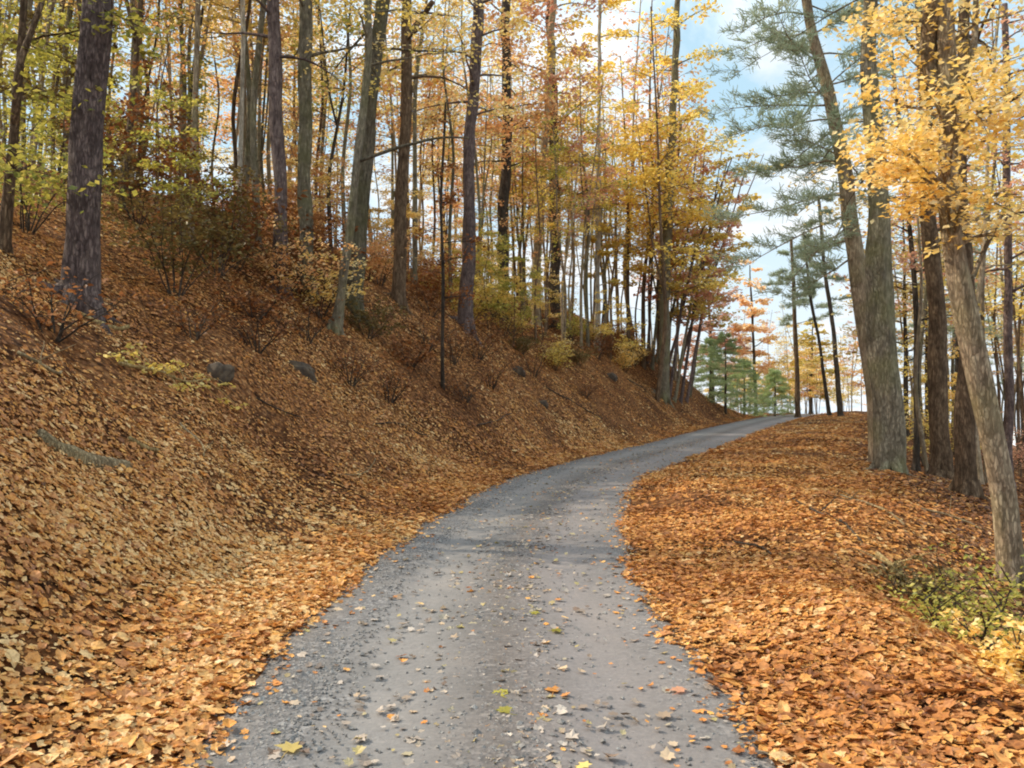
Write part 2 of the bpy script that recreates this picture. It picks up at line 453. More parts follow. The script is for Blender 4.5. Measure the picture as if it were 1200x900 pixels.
# ------------------------------------------------------------------ mesh building
class MB:
    """Collects tubes and leaves, and links them as one mesh object."""

    def __init__(self):
        self.v, self.f, self.a, self.mi, self.sm, self.n = [], [], [], [], [], 0

    def add(self, v, faces, rnd=0.5, mi=0, smooth=False):
        v = np.asarray(v, float)
        faces = np.asarray(faces, int)
        self.v.append(v)
        self.f.append(faces + self.n)
        self.a.append(np.broadcast_to(np.asarray(rnd, float), (len(v),)).copy())
        self.mi.append(np.full(len(faces), mi))
        self.sm.append(np.full(len(faces), smooth))
        self.n += len(v)

    def tube(self, path, radii, seg=8, rough=0.0, mi=0, seed=0, rnd=.5, cap=True):
        P = np.asarray(path, float)
        R = np.asarray(radii, float)
        k = len(P)
        T = np.gradient(P, axis=0)
        T /= np.linalg.norm(T, axis=1)[:, None] + 1e-9
        ref = np.array([1., 0, 0]) if abs(T[0, 0]) < .8 else np.array([0, 1., 0])
        A = np.cross(T, ref)
        A /= np.linalg.norm(A, axis=1)[:, None] + 1e-9
        B = np.cross(T, A)
        th = np.arange(seg) / seg * 2 * math.pi
        rr = R[:, None] * np.ones((k, seg))
        if rough:
            s_ = np.arange(k)[:, None] * .55
            rr = rr * (1 + rough * 2 * vnoise(s_ + seed * 7.3, np.cos(th)[None] * 2.3 + np.sin(th)[None] * 1.7 + seed, seed + 1) + rough * 1.2 * vnoise(s_ * .2 + seed, th[None] * 2.2 + 0 * s_, seed + 2))
        V = P[:, None] + rr[..., None] * (np.cos(th)[None, :, None] * A[:, None] + np.sin(th)[None, :, None] * B[:, None])
        i = np.arange(k - 1)[:, None] * seg
        j = np.arange(seg)[None]
        j2 = (j + 1) % seg
        q = np.stack([i + j, i + j2, i + seg + j2, i + seg + j], -1).reshape(-1, 4)
        self.add(V.reshape(-1, 3), q, rnd, mi, True)
        if cap:
            n0 = self.n
            self.add([P[-1], P[0]], np.zeros((0, 4), int), rnd, mi)
            top = n0 - seg
            bot = n0 - seg * k
            fj = np.arange(seg)
            t1 = np.stack([top + fj, top + (fj + 1) % seg, np.full(seg, n0), np.full(seg, n0)], -1)
            t2 = np.stack([bot + (fj + 1) % seg, bot + fj, np.full(seg, n0 + 1), np.full(seg, n0 + 1)], -1)
            for t in (t1, t2):
                self.f.append(t)
                self.mi.append(np.full(seg, mi))
                self.sm.append(np.full(seg, True))

    def leaves(self, P, size, normal, rnd, shape, spin=None, mi=0, lrng=None):
        """One small blade per point; shape = (verts (K,3) on a unit leaf, faces)."""
        g = lrng or rng
        P = np.asarray(P, float)
        N = len(P)
        if not N:
            return
        sv, sf = shape
        nrm = normal / (np.linalg.norm(normal, axis=1)[:, None] + 1e-9)
        a = g.normal(size=(N, 3))
        u = np.cross(nrm, a)
        u /= np.linalg.norm(u, axis=1)[:, None] + 1e-9
        if spin is not None:
            u = spin
        w = np.cross(nrm, u)
        K = len(sv)
        V = P[:, None] + size[:, None, None] * (sv[None, :, 0:1] * w[:, None] + sv[None, :, 1:2] * u[:, None] + sv[None, :, 2:3] * nrm[:, None] * g.uniform(.3, 1.5, (N, 1, 1)))
        f = sf[None] + (np.arange(N) * K)[:, None, None]
        self.add(V.reshape(-1, 3), f.reshape(-1, sf.shape[1]), np.repeat(rnd, K), mi)

    def build(self, name, mats, parent=None, lat=None):
        me = self.mesh(name, mats)
        o = bpy.data.objects.new(name, me)
        C.objects.link(o)
        if parent is not None:
            o.parent = parent
        return o

    def mesh(self, name, mats):
        me = bpy.data.meshes.new(name)
        V = np.concatenate(self.v) if self.v else np.zeros((0, 3))
        me.vertices.add(len(V))
        me.vertices.foreach_set('co', V.ravel())
        loops, starts, mi, sm = [], [], [], []
        n = 0
        for f, m_, s_ in zip(self.f, self.mi, self.sm):
            if not len(f):
                continue
            if f.shape[1] == 4:
                tri = f[:, 2] == f[:, 3]
                for part, w in ((f[~tri], 4), (f[tri][:, :3], 3)):
                    if len(part):
                        loops.append(part.ravel())
                        starts.append(n + np.arange(len(part)) * w)
                        n += part.size
                mi += [m_[~tri], m_[tri]]
                sm += [s_[~tri], s_[tri]]
            else:
                loops.append(f.ravel())
                starts.append(n + np.arange(len(f)) * f.shape[1])
                n += f.size
                mi.append(m_)
                sm.append(s_)
        if loops:
            L, S = np.concatenate(loops), np.concatenate(starts)
            me.loops.add(len(L))
            me.loops.foreach_set('vertex_index', L.astype(np.int32))
            me.polygons.add(len(S))
            me.polygons.foreach_set('loop_start', S.astype(np.int32))
            me.polygons.foreach_set('material_index', np.concatenate(mi).astype(np.int32))
            me.polygons.foreach_set('use_smooth', np.concatenate(sm).astype(bool))
        at_ = me.attributes.new('rnd', 'FLOAT', 'POINT')
        at_.data.foreach_set('value', np.concatenate(self.a).astype(np.float32))
        for m_ in (mats if isinstance(mats, (list, tuple)) else [mats]):
            me.materials.append(m_)
        me.update(calc_edges=True)
        me.validate()
        return me


def tag(o, label=None, cat=None, group=None, kind=None):
    for k, v in (('label', label), ('category', cat), ('group', group), ('kind', kind)):
        if v:
            o[k] = v
    return o


def empty(name, loc, rz=0.0):
    o = bpy.data.objects.new(name, None)
    o.empty_display_size = .3
    C.objects.link(o)
    o.location = loc
    o.rotation_euler = (0, 0, rz)
    return o


# leaf blades
FOLD = (np.array([[0, 0, 0], [-.34, .5, .12], [0, 1, 0], [.34, .5, .12]], float) - [0, .5, 0], np.array([[0, 3, 2, 2], [0, 2, 1, 1]]))
QUAD5 = (np.array([[0, -.5, 0], [-.36, -.12, .14], [-.2, .34, .05], [0, .5, .12], [.26, .3, .02], [.38, -.1, .16], [0, 0, -.04]], float),
         np.array([[6, 0, 5, 5], [6, 5, 4, 4], [6, 4, 3, 3], [6, 3, 2, 2], [6, 2, 1, 1], [6, 1, 0, 0]]))


def maple_blade(g):
    tips = [(0, .5), (.4, .24), (.42, -.16), (.14, -.42), (-.14, -.42), (-.42, -.16), (-.4, .24)]
    v = []
    n = len(tips)
    cx, cy = g.uniform(-.2, .7), g.uniform(-.3, .8)
    for i, (x, y) in enumerate(tips):
        q = g.uniform(.75, 1.1)
        v.append((x * q, y * q, 0))
        x2, y2 = tips[(i + 1) % n]
        k = g.uniform(.58, .8) if i != 3 else .85
        v.append(((x + x2) / 2 * k, (y + y2) / 2 * k, g.uniform(-.03, .05)))
    v.append((0, -.05, -.02))
    v = np.array(v)
    v[:, 2] += cx * v[:, 0] ** 2 + cy * v[:, 1] ** 2 + g.normal(size=len(v)) * .02
    K = len(v) - 1
    f = [[K, (i + 1) % K, i, i] for i in range(K)]
    return v, np.array(f)


def oak_blade(g):
    """A narrow dry leaf, folded along its midrib and curled along its length."""
    w = g.uniform(.15, .34)
    y = np.array([-.5, -.22, .04, .28, .5])
    wd = np.array([.02, .8, 1.0, .7, 0]) * w
    fold, curl, twist = g.uniform(.05, .4), g.uniform(-.3, .6), g.normal() * .2
    v = [(0, t, 0) for t in y] + [(-wd[i] * g.uniform(.8, 1.15), y[i], fold * wd[i]) for i in (1, 2, 3)] + [(wd[i] * g.uniform(.8, 1.15), y[i], fold * wd[i]) for i in (1, 2, 3)]
    v = np.array(v)
    v[:, 2] += curl * v[:, 1] ** 2 + twist * v[:, 0] * v[:, 1] * 2
    v[:, 0] += g.normal() * .25 * v[:, 1] ** 2
    f = np.array([[0, 1, 5, 5], [5, 1, 2, 6], [6, 2, 3, 7], [7, 3, 4, 4], [0, 8, 1, 1], [8, 9, 2, 1], [9, 10, 3, 2], [10, 4, 3, 3]])
    return v, f


NEEDLE = (np.array([[-.06, 0, 0], [.06, 0, 0], [.03, 1, 0], [-.03, 1, 0]], float), np.array([[0, 1, 2, 3]]))


def interp_path(P, n):
    P = np.asarray(P, float)
    L = np.concatenate([[0], np.cumsum(np.linalg.norm(np.diff(P, axis=0), axis=1))])
    q = np.linspace(0, L[-1], n)
    out = np.stack([np.interp(q, L, P[:, i]) for i in range(3)], 1)
    for _ in range(2):
        out[1:-1] = (out[:-2] + 2 * out[1:-1] + out[2:]) / 4
    return out


def limb_path(g, p0, dirv, length, n=6, droop=.0, wiggle=.12):
    pts = [np.array(p0, float)]
    d = np.array(dirv, float)
    d /= np.linalg.norm(d)
    for i in range(n - 1):
        d = d + g.normal(size=3) * wiggle + np.array([0, 0, -droop / n])
        d /= np.linalg.norm(d)
        pts.append(pts[-1] + d * length / (n - 1))
    return np.array(pts)


def spray(mb, g, c, R, n, size, flat=.28, tilt=.55, mi=0, tone=None, shape=FOLD):
    """A layered spray of leaves around c."""
    r = R * np.sqrt(g.uniform(0, 1, n)) * g.uniform(.7, 1.1, n)
    th = g.uniform(0, 2 * math.pi, n)
    layer = g.integers(0, 3, n) - 1
    off = np.stack([r * np.cos(th), r * np.sin(th), layer * flat * R * .7 + g.normal(size=n) * flat * R * .35 - .15 * r], 1)
    t = g.uniform(.25, .75) if tone is None else tone
    rnd = np.clip(t + g.normal(size=n) * .28, 0.02, .98)
    nr = np.stack([g.normal(size=n) * tilt, g.normal(size=n) * tilt, np.ones(n)], 1)
    mb.leaves(np.asarray(c) + off, size * g.uniform(.65, 1.35, n), nr, rnd, shape, mi=mi, lrng=g)


def tuft(mb, g, pts, dirs, n, length, mi=0):
    """Bunches of pine needles: n needles fanned out at each point."""
    N = len(pts)
    P = np.repeat(pts, n, 0) + g.normal(size=(N * n, 3)) * .05
    D = np.repeat(dirs, n, 0) + g.normal(size=(N * n, 3)) * .6
    D /= np.linalg.norm(D, axis=1)[:, None]
    a = g.normal(size=(N * n, 3))
    nr = np.cross(D, a)
    nr /= np.linalg.norm(nr, axis=1)[:, None]
    rnd = np.clip(np.repeat(g.uniform(.2, .8, N), n) + g.normal(size=N * n) * .15, .02, .98)
    mb.leaves(P, length * g.uniform(.7, 1.2, N * n), nr, rnd, NEEDLE, spin=D, mi=mi, lrng=g)


def crown_broad(g, tr, cr, path, radii, h0, n_limbs, limb_len, per, size, flat=.28, up=.45, density=1.0, twig_seg=4):
    """Limbs (into the trunk mesh) with leaf sprays (into the crown mesh), from height h0 to the tip."""
    z = path[:, 2]
    ztop = z[-1]
    for i in range(n_limbs):
        h = h0 + (ztop - h0) * (i + g.uniform(0, 1)) / n_limbs
        p0 = np.array([np.interp(h, z, path[:, 0]), np.interp(h, z, path[:, 1]), h])
        r0 = float(np.interp(h, z, radii))
        az = i * 2.4 + g.uniform(-.6, .6)
        ln = limb_len * (1 - .55 * (h - h0) / max(ztop - h0, .1)) * g.uniform(.6, 1.2)
        lp = limb_path(g, p0, (math.cos(az), math.sin(az), up * g.uniform(.4, 1.4)), ln, 6, droop=.5)
        tr.tube(lp, np.linspace(min(r0 * .42, .06), .006, 6), twig_seg, cap=False)
        thin = 1 - .65 * float(sstep(.4, .9, (h - h0) / max(ztop - h0, .1)))
        for k in (3, 4, 5):
            tone = g.uniform(.2, .8)
            c = lp[k]
            spray(cr, g, c, ln * g.uniform(.2, .34) + .15, max(3, int(per * density * thin * g.uniform(.6, 1.3))), size, flat, tone=tone)
            sd = limb_path(g, lp[k - 1], (math.cos(az + g.choice([-1, 1]) * .9), math.sin(az + g.choice([-1, 1]) * .9), .25), ln * .4, 4)
            tr.tube(sd, np.linspace(.014, .004, 4), 3, cap=False)
            spray(cr, g, sd[-1], ln * g.uniform(.14, .24) + .1, max(2, int(per * .6 * density * thin)), size, flat, tone=tone)


def pine_branch(g, tr, cr, p0, dirv, ln, r0=.03, nt=14, needle=.2, per_tuft=9):
    lp = limb_path(g, p0, dirv, ln, 7, droop=.35, wiggle=.09)
    tr.tube(lp, np.linspace(r0, .006, 7), 4, cap=False)
    pts, dirs = [], []
    for k in range(2, 7):
        for s in (-1, 1):
            a = math.atan2(lp[k][1] - lp[k - 1][1], lp[k][0] - lp[k - 1][0]) + s * g.uniform(.5, 1.1)
            sub = limb_path(g, lp[k], (math.cos(a), math.sin(a), .12), ln * g.uniform(.15, .3), 4)
            tr.tube(sub, np.linspace(.01, .004, 4), 3, cap=False)
            for q in np.linspace(.15, 1, max(2, nt // 2)):
                x = q * 3
                i = min(int(x), 2)
                p = sub[i] + (sub[i + 1] - sub[i]) * (x - i)
                pts.append(p)
                dd = sub[-1] - sub[0]
                dirs.append(dd / np.linalg.norm(dd) * .8 + np.array([0, 0, .25]))
    tuft(cr, g, np.array(pts), np.array(dirs), per_tuft, needle)


def crown_pine(g, tr, cr, path, radii, h0, n_limbs, ln0, needle=.2, per=9, nt=12):
    z = path[:, 2]
    for i in range(n_limbs):
        t = (i + g.uniform(0, 1)) / n_limbs
        h = h0 + (z[-1] - h0) * t
        p0 = np.array([np.interp(h, z, path[:, 0]), np.interp(h, z, path[:, 1]), h])
        az = i * 2.4 + g.uniform(-.7, .7)
        ln = ln0 * (1 - .7 * t) * g.uniform(.6, 1.2)
        pine_branch(g, tr, cr, p0, (math.cos(az), math.sin(az), g.uniform(-.1, .3)), ln, nt=nt, needle=needle, per_tuft=per)


# ------------------------------------------------------------------ the setting
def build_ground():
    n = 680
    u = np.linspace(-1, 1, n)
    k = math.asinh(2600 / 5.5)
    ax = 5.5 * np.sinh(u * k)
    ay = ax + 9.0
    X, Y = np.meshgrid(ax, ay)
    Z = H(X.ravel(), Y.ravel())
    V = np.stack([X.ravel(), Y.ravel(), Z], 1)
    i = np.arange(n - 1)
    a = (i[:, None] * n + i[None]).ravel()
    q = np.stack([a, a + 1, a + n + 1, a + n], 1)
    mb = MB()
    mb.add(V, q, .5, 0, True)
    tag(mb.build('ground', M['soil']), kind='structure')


def build_road():
    idx = np.nonzero((S0 > -25) & (S0 < 170))[0]
    cols = np.linspace(-1, 1, 25)
    V, lat = [], []
    for k in idx:
        s = S0[k]
        hw = float(half_width(np.array(s)))
        nrm = np.array([TAN[k, 1], -TAN[k, 0]])
        lft = hw + .18 + .22 * vnoise(np.array(s / 1.3), np.array(.5), 31) + .12 * vnoise(np.array(s / .45), np.array(.5), 32)
        rgt = hw + .18 + .22 * vnoise(np.array(s / 1.3), np.array(7.5), 33) + .12 * vnoise(np.array(s / .45), np.array(7.5), 34)
        for c in cols:
            d = c * (rgt if c > 0 else lft)
            p = LINE[k] + nrm * d
            z = float(road_z(np.array(s))) + .012 - .028 * (math.exp(-((c + .42) / .17) ** 2) + math.exp(-((c - .46) / .17) ** 2)) + .02 * (1 - c * c) - .05 * sstep(.9, 1.0, abs(c))
            z += .012 * float(vnoise(np.array(p[0] / .7), np.array(p[1] / .7), 41))
            V.append((p[0], p[1], z))
            lat.append((c + 1) / 2)
    n = len(cols)
    i, j = np.meshgrid(np.arange(len(idx) - 1), np.arange(n - 1), indexing='ij')
    a = (i * n + j).ravel()
    mb = MB()
    mb.add(np.array(V), np.stack([a, a + 1, a + n + 1, a + n], 1), .5, 0, True)
    o = mb.build('road', M['road'])
    at_ = o.data.attributes.new('lat', 'FLOAT', 'POINT')
    at_.data.foreach_set('value', np.array(lat, np.float32))
    tag(o, kind='structure')


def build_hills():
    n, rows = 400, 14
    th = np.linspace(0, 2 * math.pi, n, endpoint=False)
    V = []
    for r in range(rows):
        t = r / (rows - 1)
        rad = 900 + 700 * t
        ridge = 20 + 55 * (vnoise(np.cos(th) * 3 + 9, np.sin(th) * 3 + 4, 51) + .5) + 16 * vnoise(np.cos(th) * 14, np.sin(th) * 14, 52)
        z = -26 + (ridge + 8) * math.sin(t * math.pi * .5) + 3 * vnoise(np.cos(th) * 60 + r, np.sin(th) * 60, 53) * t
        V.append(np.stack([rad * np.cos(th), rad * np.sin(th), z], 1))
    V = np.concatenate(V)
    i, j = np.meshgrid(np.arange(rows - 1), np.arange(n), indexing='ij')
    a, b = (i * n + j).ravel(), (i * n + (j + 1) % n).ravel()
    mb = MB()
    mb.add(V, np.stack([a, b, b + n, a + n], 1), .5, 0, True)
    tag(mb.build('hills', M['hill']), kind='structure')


def build_litter():
    g = np.random.default_rng(5)
    half = math.radians(44)
    blades = [maple_blade(g) for _ in range(5)]
    # sample distances with a density that thins out away from the road's near end
    rr = np.linspace(1.6, 75, 2000)
    dens = 2300 * np.minimum(1, (7.0 / rr) ** 1.4)
    cdf = np.cumsum(dens * rr * 2 * half)
    cdf *= (rr[1] - rr[0])
    N = int(cdf[-1])
    r = np.interp(g.uniform(0, cdf[-1], N), cdf, rr)
    th = g.uniform(-half, half, N)
    x, y = r * np.sin(th), r * np.cos(th)
    d, s = road_coords(x, y)
    hw = half_width(s)
    e = np.abs(d) - hw
    wob = .35 * vnoise(x / 1.1, y / 1.1, 61) + .25 * vnoise(x / .4, y / .4, 62)
    p_keep = np.clip((e + wob + .12) / .3, 0, 1)
    keep = (g.uniform(size=N) < p_keep) & (s < 110) & (g.uniform(size=N) < np.clip(.75 + 1.6 * vnoise(x / 1.5, y / 1.5, 63), .12, 1))
    x, y, r, e, d, s = x[keep], y[keep], r[keep], e[keep], d[keep], s[keep]
    z = H(x, y)
    N = len(x)
    # surface normals
    ex = .25
    nx = -(H(x + ex, y) - H(x - ex, y)) / (2 * ex)
    ny = -(H(x, y + ex) - H(x, y - ex)) / (2 * ex)
    nr = np.stack([nx, ny, np.ones(N)], 1)
    nr += g.normal(size=(N, 3)) * np.array([.24, .24, 0])
    size = np.clip(np.exp(g.normal(size=N) * .48) * .045, .02, .125) * (1 + .6 * sstep(9, 40, r)) * np.where(d < 0, 1 - .22 * sstep(1.5, 3, e), 1)
    P = np.stack([x, y, z + .012 + g.uniform(0, .035, N)], 1)
    tone = np.clip(.52 + .45 * vnoise(x / 2.4, y / 2.4, 64) + .45 * vnoise(x / .7, y / .7, 65) + g.normal(size=N) * .24, .02, .98)
    # verge leaves mostly take the brighter palette, with sunlight put into its colour
    warm = g.uniform(size=N) < np.where(d < 0, 1 - .35 * sstep(.9, 2.2, e), 1 - .8 * sstep(2.4 + 2.2 * sstep(6, 18, s), 4.5 + 2.2 * sstep(6, 18, s), e))
    mb = MB()
    near = (r < 13) & (g.uniform(size=N) < .58)
    pick = g.integers(0, 5, N)
    narrow = [oak_blade(g) for _ in range(5)]
    slope_r = (d > 0) & ~warm & (g.uniform(size=N) < .75)
    which = np.where(warm, 1, np.where(slope_r, 2, 0))
    for k in range(5):
        for mi in (0, 1, 2):
            q = near & (pick == k) & (which == mi)
            mb.leaves(P[q], size[q] * 1.1, nr[q], tone[q], blades[k], mi=mi, lrng=g)
            q = ~near & (pick == k) & (which == mi)
            mb.leaves(P[q], size[q] * 1.25, nr[q], tone[q], narrow[k], mi=mi, lrng=g)
    tag(mb.build('leaf_litter', [M['litter'], M['litter_warm'], M['litter_dark']]), 'brown and orange fallen leaves covering the bank and both verges', 'leaf litter', kind='stuff')
    # scattered on the road
    N = 7000
    yy = 2.5 + 40 * g.uniform(size=N) ** 1.7
    base, nrm = along(yy)
    lat = np.where(g.uniform(size=N) < .6, .08 + g.normal(size=N) * .17, g.uniform(-.98, 1, N)).clip(-1, 1)
    edge_leaf = g.uniform(size=N) < .38
    lat = np.where(edge_leaf, np.sign(g.uniform(-.8, 1, N)) * (1.06 - g.exponential(.09, N)), lat)
    hw = half_width(yy)
    xy = base + nrm * (lat * hw)[:, None]
    z = road_z(yy) + .02
    P = np.stack([xy[:, 0], xy[:, 1], z + .008], 1)
    nr = np.stack([g.normal(size=N) * .22, g.normal(size=N) * .22, np.ones(N)], 1)
    mb = MB()
    warm = g.uniform(size=N) < np.where(edge_leaf, .75, .14)
    pick = g.integers(0, 5, N)
    for kk in range(5):
        for mi in (0, 1):
            q = (pick == kk) & (warm == bool(mi))
            mb.leaves(P[q], np.clip(np.exp(g.normal(size=q.sum()) * .4) * np.where(edge_leaf[q], .042, .056), .018, .11), nr[q], g.uniform(.02, .98, q.sum()), blades[kk], mi=mi, lrng=g)
    tag(mb.build('scattered_leaves', [M['road_leaf'], M['litter_warm']]), 'small grey and tan leaves trodden into the gravel of the road', 'fallen leaves', kind='stuff')
    # loose gravel
    N = 22000
    yy = 2.2 + 22 * g.uniform(size=N) ** 1.8
    base, nrm = along(yy)
    sel = g.uniform(size=N)
    lat = np.where(sel < .56, -.84 + g.normal(size=N) * .13, np.where(sel < .82, .1 + g.normal(size=N) * .2, np.where(sel < .96, .93 + g.normal(size=N) * .07, g.uniform(-1, 1, N))))
    lat = lat.clip(-1.08, 1.08)
    hw = half_width(yy)
    xy = base + nrm * (lat * hw)[:, None] + g.normal(size=(N, 2)) * .12
    z = road_z(yy) + .012 + .02 * (1 - lat ** 2) - .028 * (np.exp(-((lat + .42) / .17) ** 2) + np.exp(-((lat - .46) / .17) ** 2))
    P = np.stack([xy[:, 0], xy[:, 1], z], 1)
    oc = np.array([[1, 0, 0], [-1, 0, 0], [0, 1, 0], [0, -1, 0], [0, 0, .7], [0, 0, -.7], [.6, .6, .35], [-.6, -.6, .3]], float)
    fc = np.array([[0, 6, 4], [6, 2, 4], [2, 1, 4], [1, 7, 4], [7, 3, 4], [3, 0, 4], [6, 0, 5], [2, 6, 5], [1, 2, 5], [7, 1, 5], [3, 7, 5], [0, 3, 5]])
    mb = MB()
    sz = g.uniform(.005, .015, N) * (1 + (g.uniform(size=N) < .05) * .9)
    ang = g.uniform(0, 6.28, N)
    ca, sa = np.cos(ang), np.sin(ang)
    ov = oc[None] * g.uniform(.7, 1.3, (N, 8, 1)) * sz[:, None, None]
    V = np.stack([ov[..., 0] * ca[:, None] - ov[..., 1] * sa[:, None], ov[..., 0] * sa[:, None] + ov[..., 1] * ca[:, None], ov[..., 2]], -1) + P[:, None]
    mb.add(V.reshape(-1, 3), (fc[None] + (np.arange(N) * 8)[:, None, None]).reshape(-1, 3), np.repeat(g.uniform(size=N) ** 1.5, 8), 0)
    tag(mb.build('gravel', M['pebble']), 'loose grey gravel along the crown and edges of the road', 'gravel', kind='stuff')


build_ground()
build_road()
build_hills()
build_litter()

# ------------------------------------------------------------------ trees with a place and a look of their own
HERO = []      # (name for neighbours, world xy, px)


def hero_tree(name, label, bark, base, pts, widths, Y=None, palette='gold', height=20.0, crown=None, sprays=(), pines=(), limbs=(), group=None, seed=1, short=None, seg=14, flare=1.35, dy=0.0):
    """base: where the trunk meets the ground in the photo; pts: the trunk's course above it, seen in the photo; widths: its
    thickness (in photo pixels at that depth) at the base and at each of pts."""
    g = np.random.default_rng(seed)
    B = at(*base, Y=Y)
    D = B[1]
    path = [np.zeros(3)]
    for (px, py) in pts:
        path.append(on_plane(px, py, D) - B)
    rad = [w * .86 * D / F / 2 for w in widths]
    path[0] = np.array([0, 0, -.25])
    d = path[-1] - path[-2]
    d = d / np.linalg.norm(d)
    zt = path[-1][2]
    while zt < height:
        d = d * .92 + np.array([0, 0, .08])
        d /= np.linalg.norm(d)
        path.append(path[-1] + d * 2.0)
        zt = path[-1][2]
        rad.append(max(.03, rad[-1] * (.9 if height - zt > 4 else .7)))
    path = np.array(path)
    if dy:
        path[:, 1] += dy * np.clip(path[:, 2], 0, None)
    n = max(24, int(path[-1][2] * 2.2))
    L0 = np.concatenate([[0], np.cumsum(np.linalg.norm(np.diff(path, axis=0), axis=1))])
    P = interp_path(path, n)
    R = np.interp(np.linspace(0, L0[-1], n), L0, rad)
    q = np.linspace(0, L0[-1], n)
    R = R * (1 + (flare - 1) * np.exp(-np.clip(q - .25, 0, None) / .35))
    wob = np.stack([vnoise(q / 1.7 + seed, q * 0 + 3, 71), vnoise(q / 1.7 + seed, q * 0 + 9, 72), 0 * q], 1) * .22 * R.mean() / .2
    wob[0] = 0
    P = P + wob * np.clip(q / 2, 0, 1)[:, None] * .6
    # finer rings near the ground
    root = empty(name, B)
    tag(root, label, 'tree', group)
    tr, cr = MB(), MB()
    tr.tube(P, R, seg, rough=.16, seed=seed)
    # a few roots at the foot
    if R[0] > .12:
        for k in range(5):
            a = k * 1.26 + g.uniform(-.4, .4)
            rp = [np.array([math.cos(a) * R[0] * .5, math.sin(a) * R[0] * .5, .28])]
            for t in (1.0, 1.5, 2.1):
                x, y = math.cos(a) * R[0] * t, math.sin(a) * R[0] * t
                rp.append(np.array([x, y, H1(B[0] + x, B[1] + y) - B[2] + .05 - .06 * t]))
            tr.tube(rp, [R[0] * .42, R[0] * .34, R[0] * .22, R[0] * .1], 7, rough=.1, seed=seed + k, cap=False)
    if crown:
        kind, h0, nl, ln, per, size = crown
        if kind == 'pine':
            crown_pine(g, tr, cr, P, R, h0, nl, ln, needle=size, per=per)
        else:
            crown_broad(g, tr, cr, P, R, h0, nl, ln, int(per * .62), max(size, D * .005))

    def on_trunk(z):
        z = min(max(z, .5), P[-1][2])
        return np.array([np.interp(z, P[:, 2], P[:, 0]), np.interp(z, P[:, 2], P[:, 1]), z])

    for (px, py, Rm, nn, size, off) in sprays:
        c = on_plane(px, py, D + off) - B
        c[1] = off
        t0 = on_trunk(c[2] - .35 * np.linalg.norm(c[:2]))
        mid = (t0 + c) / 2 + np.array([0, 0, .15])
        lp = interp_path([t0, mid, c], 7)
        tr.tube(lp, np.linspace(.035, .006, 7), 4, cap=False)
        for k in range(4):
            cc = lp[min(6, 3 + k)] + g.normal(size=3) * np.array([.5, .5, .15]) * Rm
            spray(cr, g, cc, Rm * g.uniform(.5, .9), int(nn / 4), size, .22)
            tr.tube(limb_path(g, lp[3], cc - lp[3], np.linalg.norm(cc - lp[3]), 4, wiggle=.05), np.linspace(.014, .004, 4), 3, cap=False)
    for (px, py, px2, py2, off) in pines:
        a = on_plane(px, py, D) - B
        t0 = on_trunk(a[2])
        b = on_plane(px2, py2, D + off) - B
        b[1] = off
        dv = b - t0
        pine_branch(g, tr, cr, t0, dv, np.linalg.norm(dv), r0=.03, nt=12, needle=.2, per_tuft=9)
    tr.build('trunk', M[bark], root)
    for lp_px, lw in limbs:
        lb = MB()
        Lp = np.array([on_plane(px, py, D) - B for px, py in lp_px])
        Lp[0] = on_trunk(Lp[0][2])
        for i in range(1, len(Lp)):
            Lp[i][1] += g.uniform(-.3, .3)
        pp = interp_path(Lp, 14)
        lb.tube(pp, np.interp(np.linspace(0, 1, 14), np.linspace(0, 1, len(lw)), [w * D / F / 2 for w in lw]), 9, rough=.1, seed=seed + 5)
        lb.build('limb', M[bark], root)
    if cr.n:
        cr.build('crown', M[palette], root)
    if short:
        HERO.append((short, B[:2].copy(), 600 + F * B[0] / B[1]))
    return root


G = ('broad', 6.5, 20, 3.4, 46, .13)
# --- left hillside
hero_tree('oak_tree', 'stout purple-brown trunk standing alone low on the left bank', 'bark_purple', (93, 362), [(98, 250), (107, 120), (113, 5)], [47, 42, 38, 35],
          palette='olive', height=18, crown=('broad', 7, 22, 3.6, 40, .13), short='the stout purple-brown trunk', seed=3, seg=20)
hero_tree('maple_tree', 'dark slender trunk forking in a V at the left edge', 'bark_brown', (2, 300), [(10, 230), (20, 130), (27, 5)], [16, 14, 12, 9], Y=13,
          palette='olive', height=12, crown=('broad', 3.2, 26, 2.6, 46, .12), limbs=[([(18, 150), (33, 90), (50, 5)], [9, 8, 6])],
          sprays=[(60, 110, 1.3, 260, .12, .5), (20, 190, 1.2, 240, .12, -.4), (60, 200, 1.2, 240, .12, .8), (25, 60, 1.2, 240, .12, 1)], short='the V-forked trunk', seed=4)
hero_tree('oak_tree', 'upright grey trunk, left one of two standing close together on the hill', 'bark_purple', (329, 300), [(327, 200), (322, 100), (320, 5)], [19, 18, 17, 16], Y=23,
          palette='gold', height=20, crown=G, short='the close pair of upright trunks', seed=5)
hero_tree('oak_tree', 'upright mossy trunk, right one of two standing close together on the hill', 'bark_grey', (358, 305), [(357, 220), (357, 110), (357, 5)], [20, 19, 18, 17], Y=24,
          palette='gold', height=20, crown=G, seed=6)
hero_tree('birch_tree', 'thin straight pale trunk left of the close pair of upright trunks', 'bark_pale', (280, 280), [(281, 190), (284, 100), (285, 5)], [7, 7, 6, 6], Y=27,
          palette='gold', height=17, crown=('broad', 8, 16, 2.6, 40, .13), seed=7, seg=8, short='the thin pale trunk')
hero_tree('beech_tree', 'thick smooth grey trunk leaning right at the top of the bank', 'bark_grey', (412, 362), [(420, 270), (432, 150), (447, 5)], [24, 22, 20, 18],
          palette='gold', height=20, crown=('broad', 8, 20, 3.6, 46, .13), short='the thick smooth grey trunk', seed=8, seg=18)
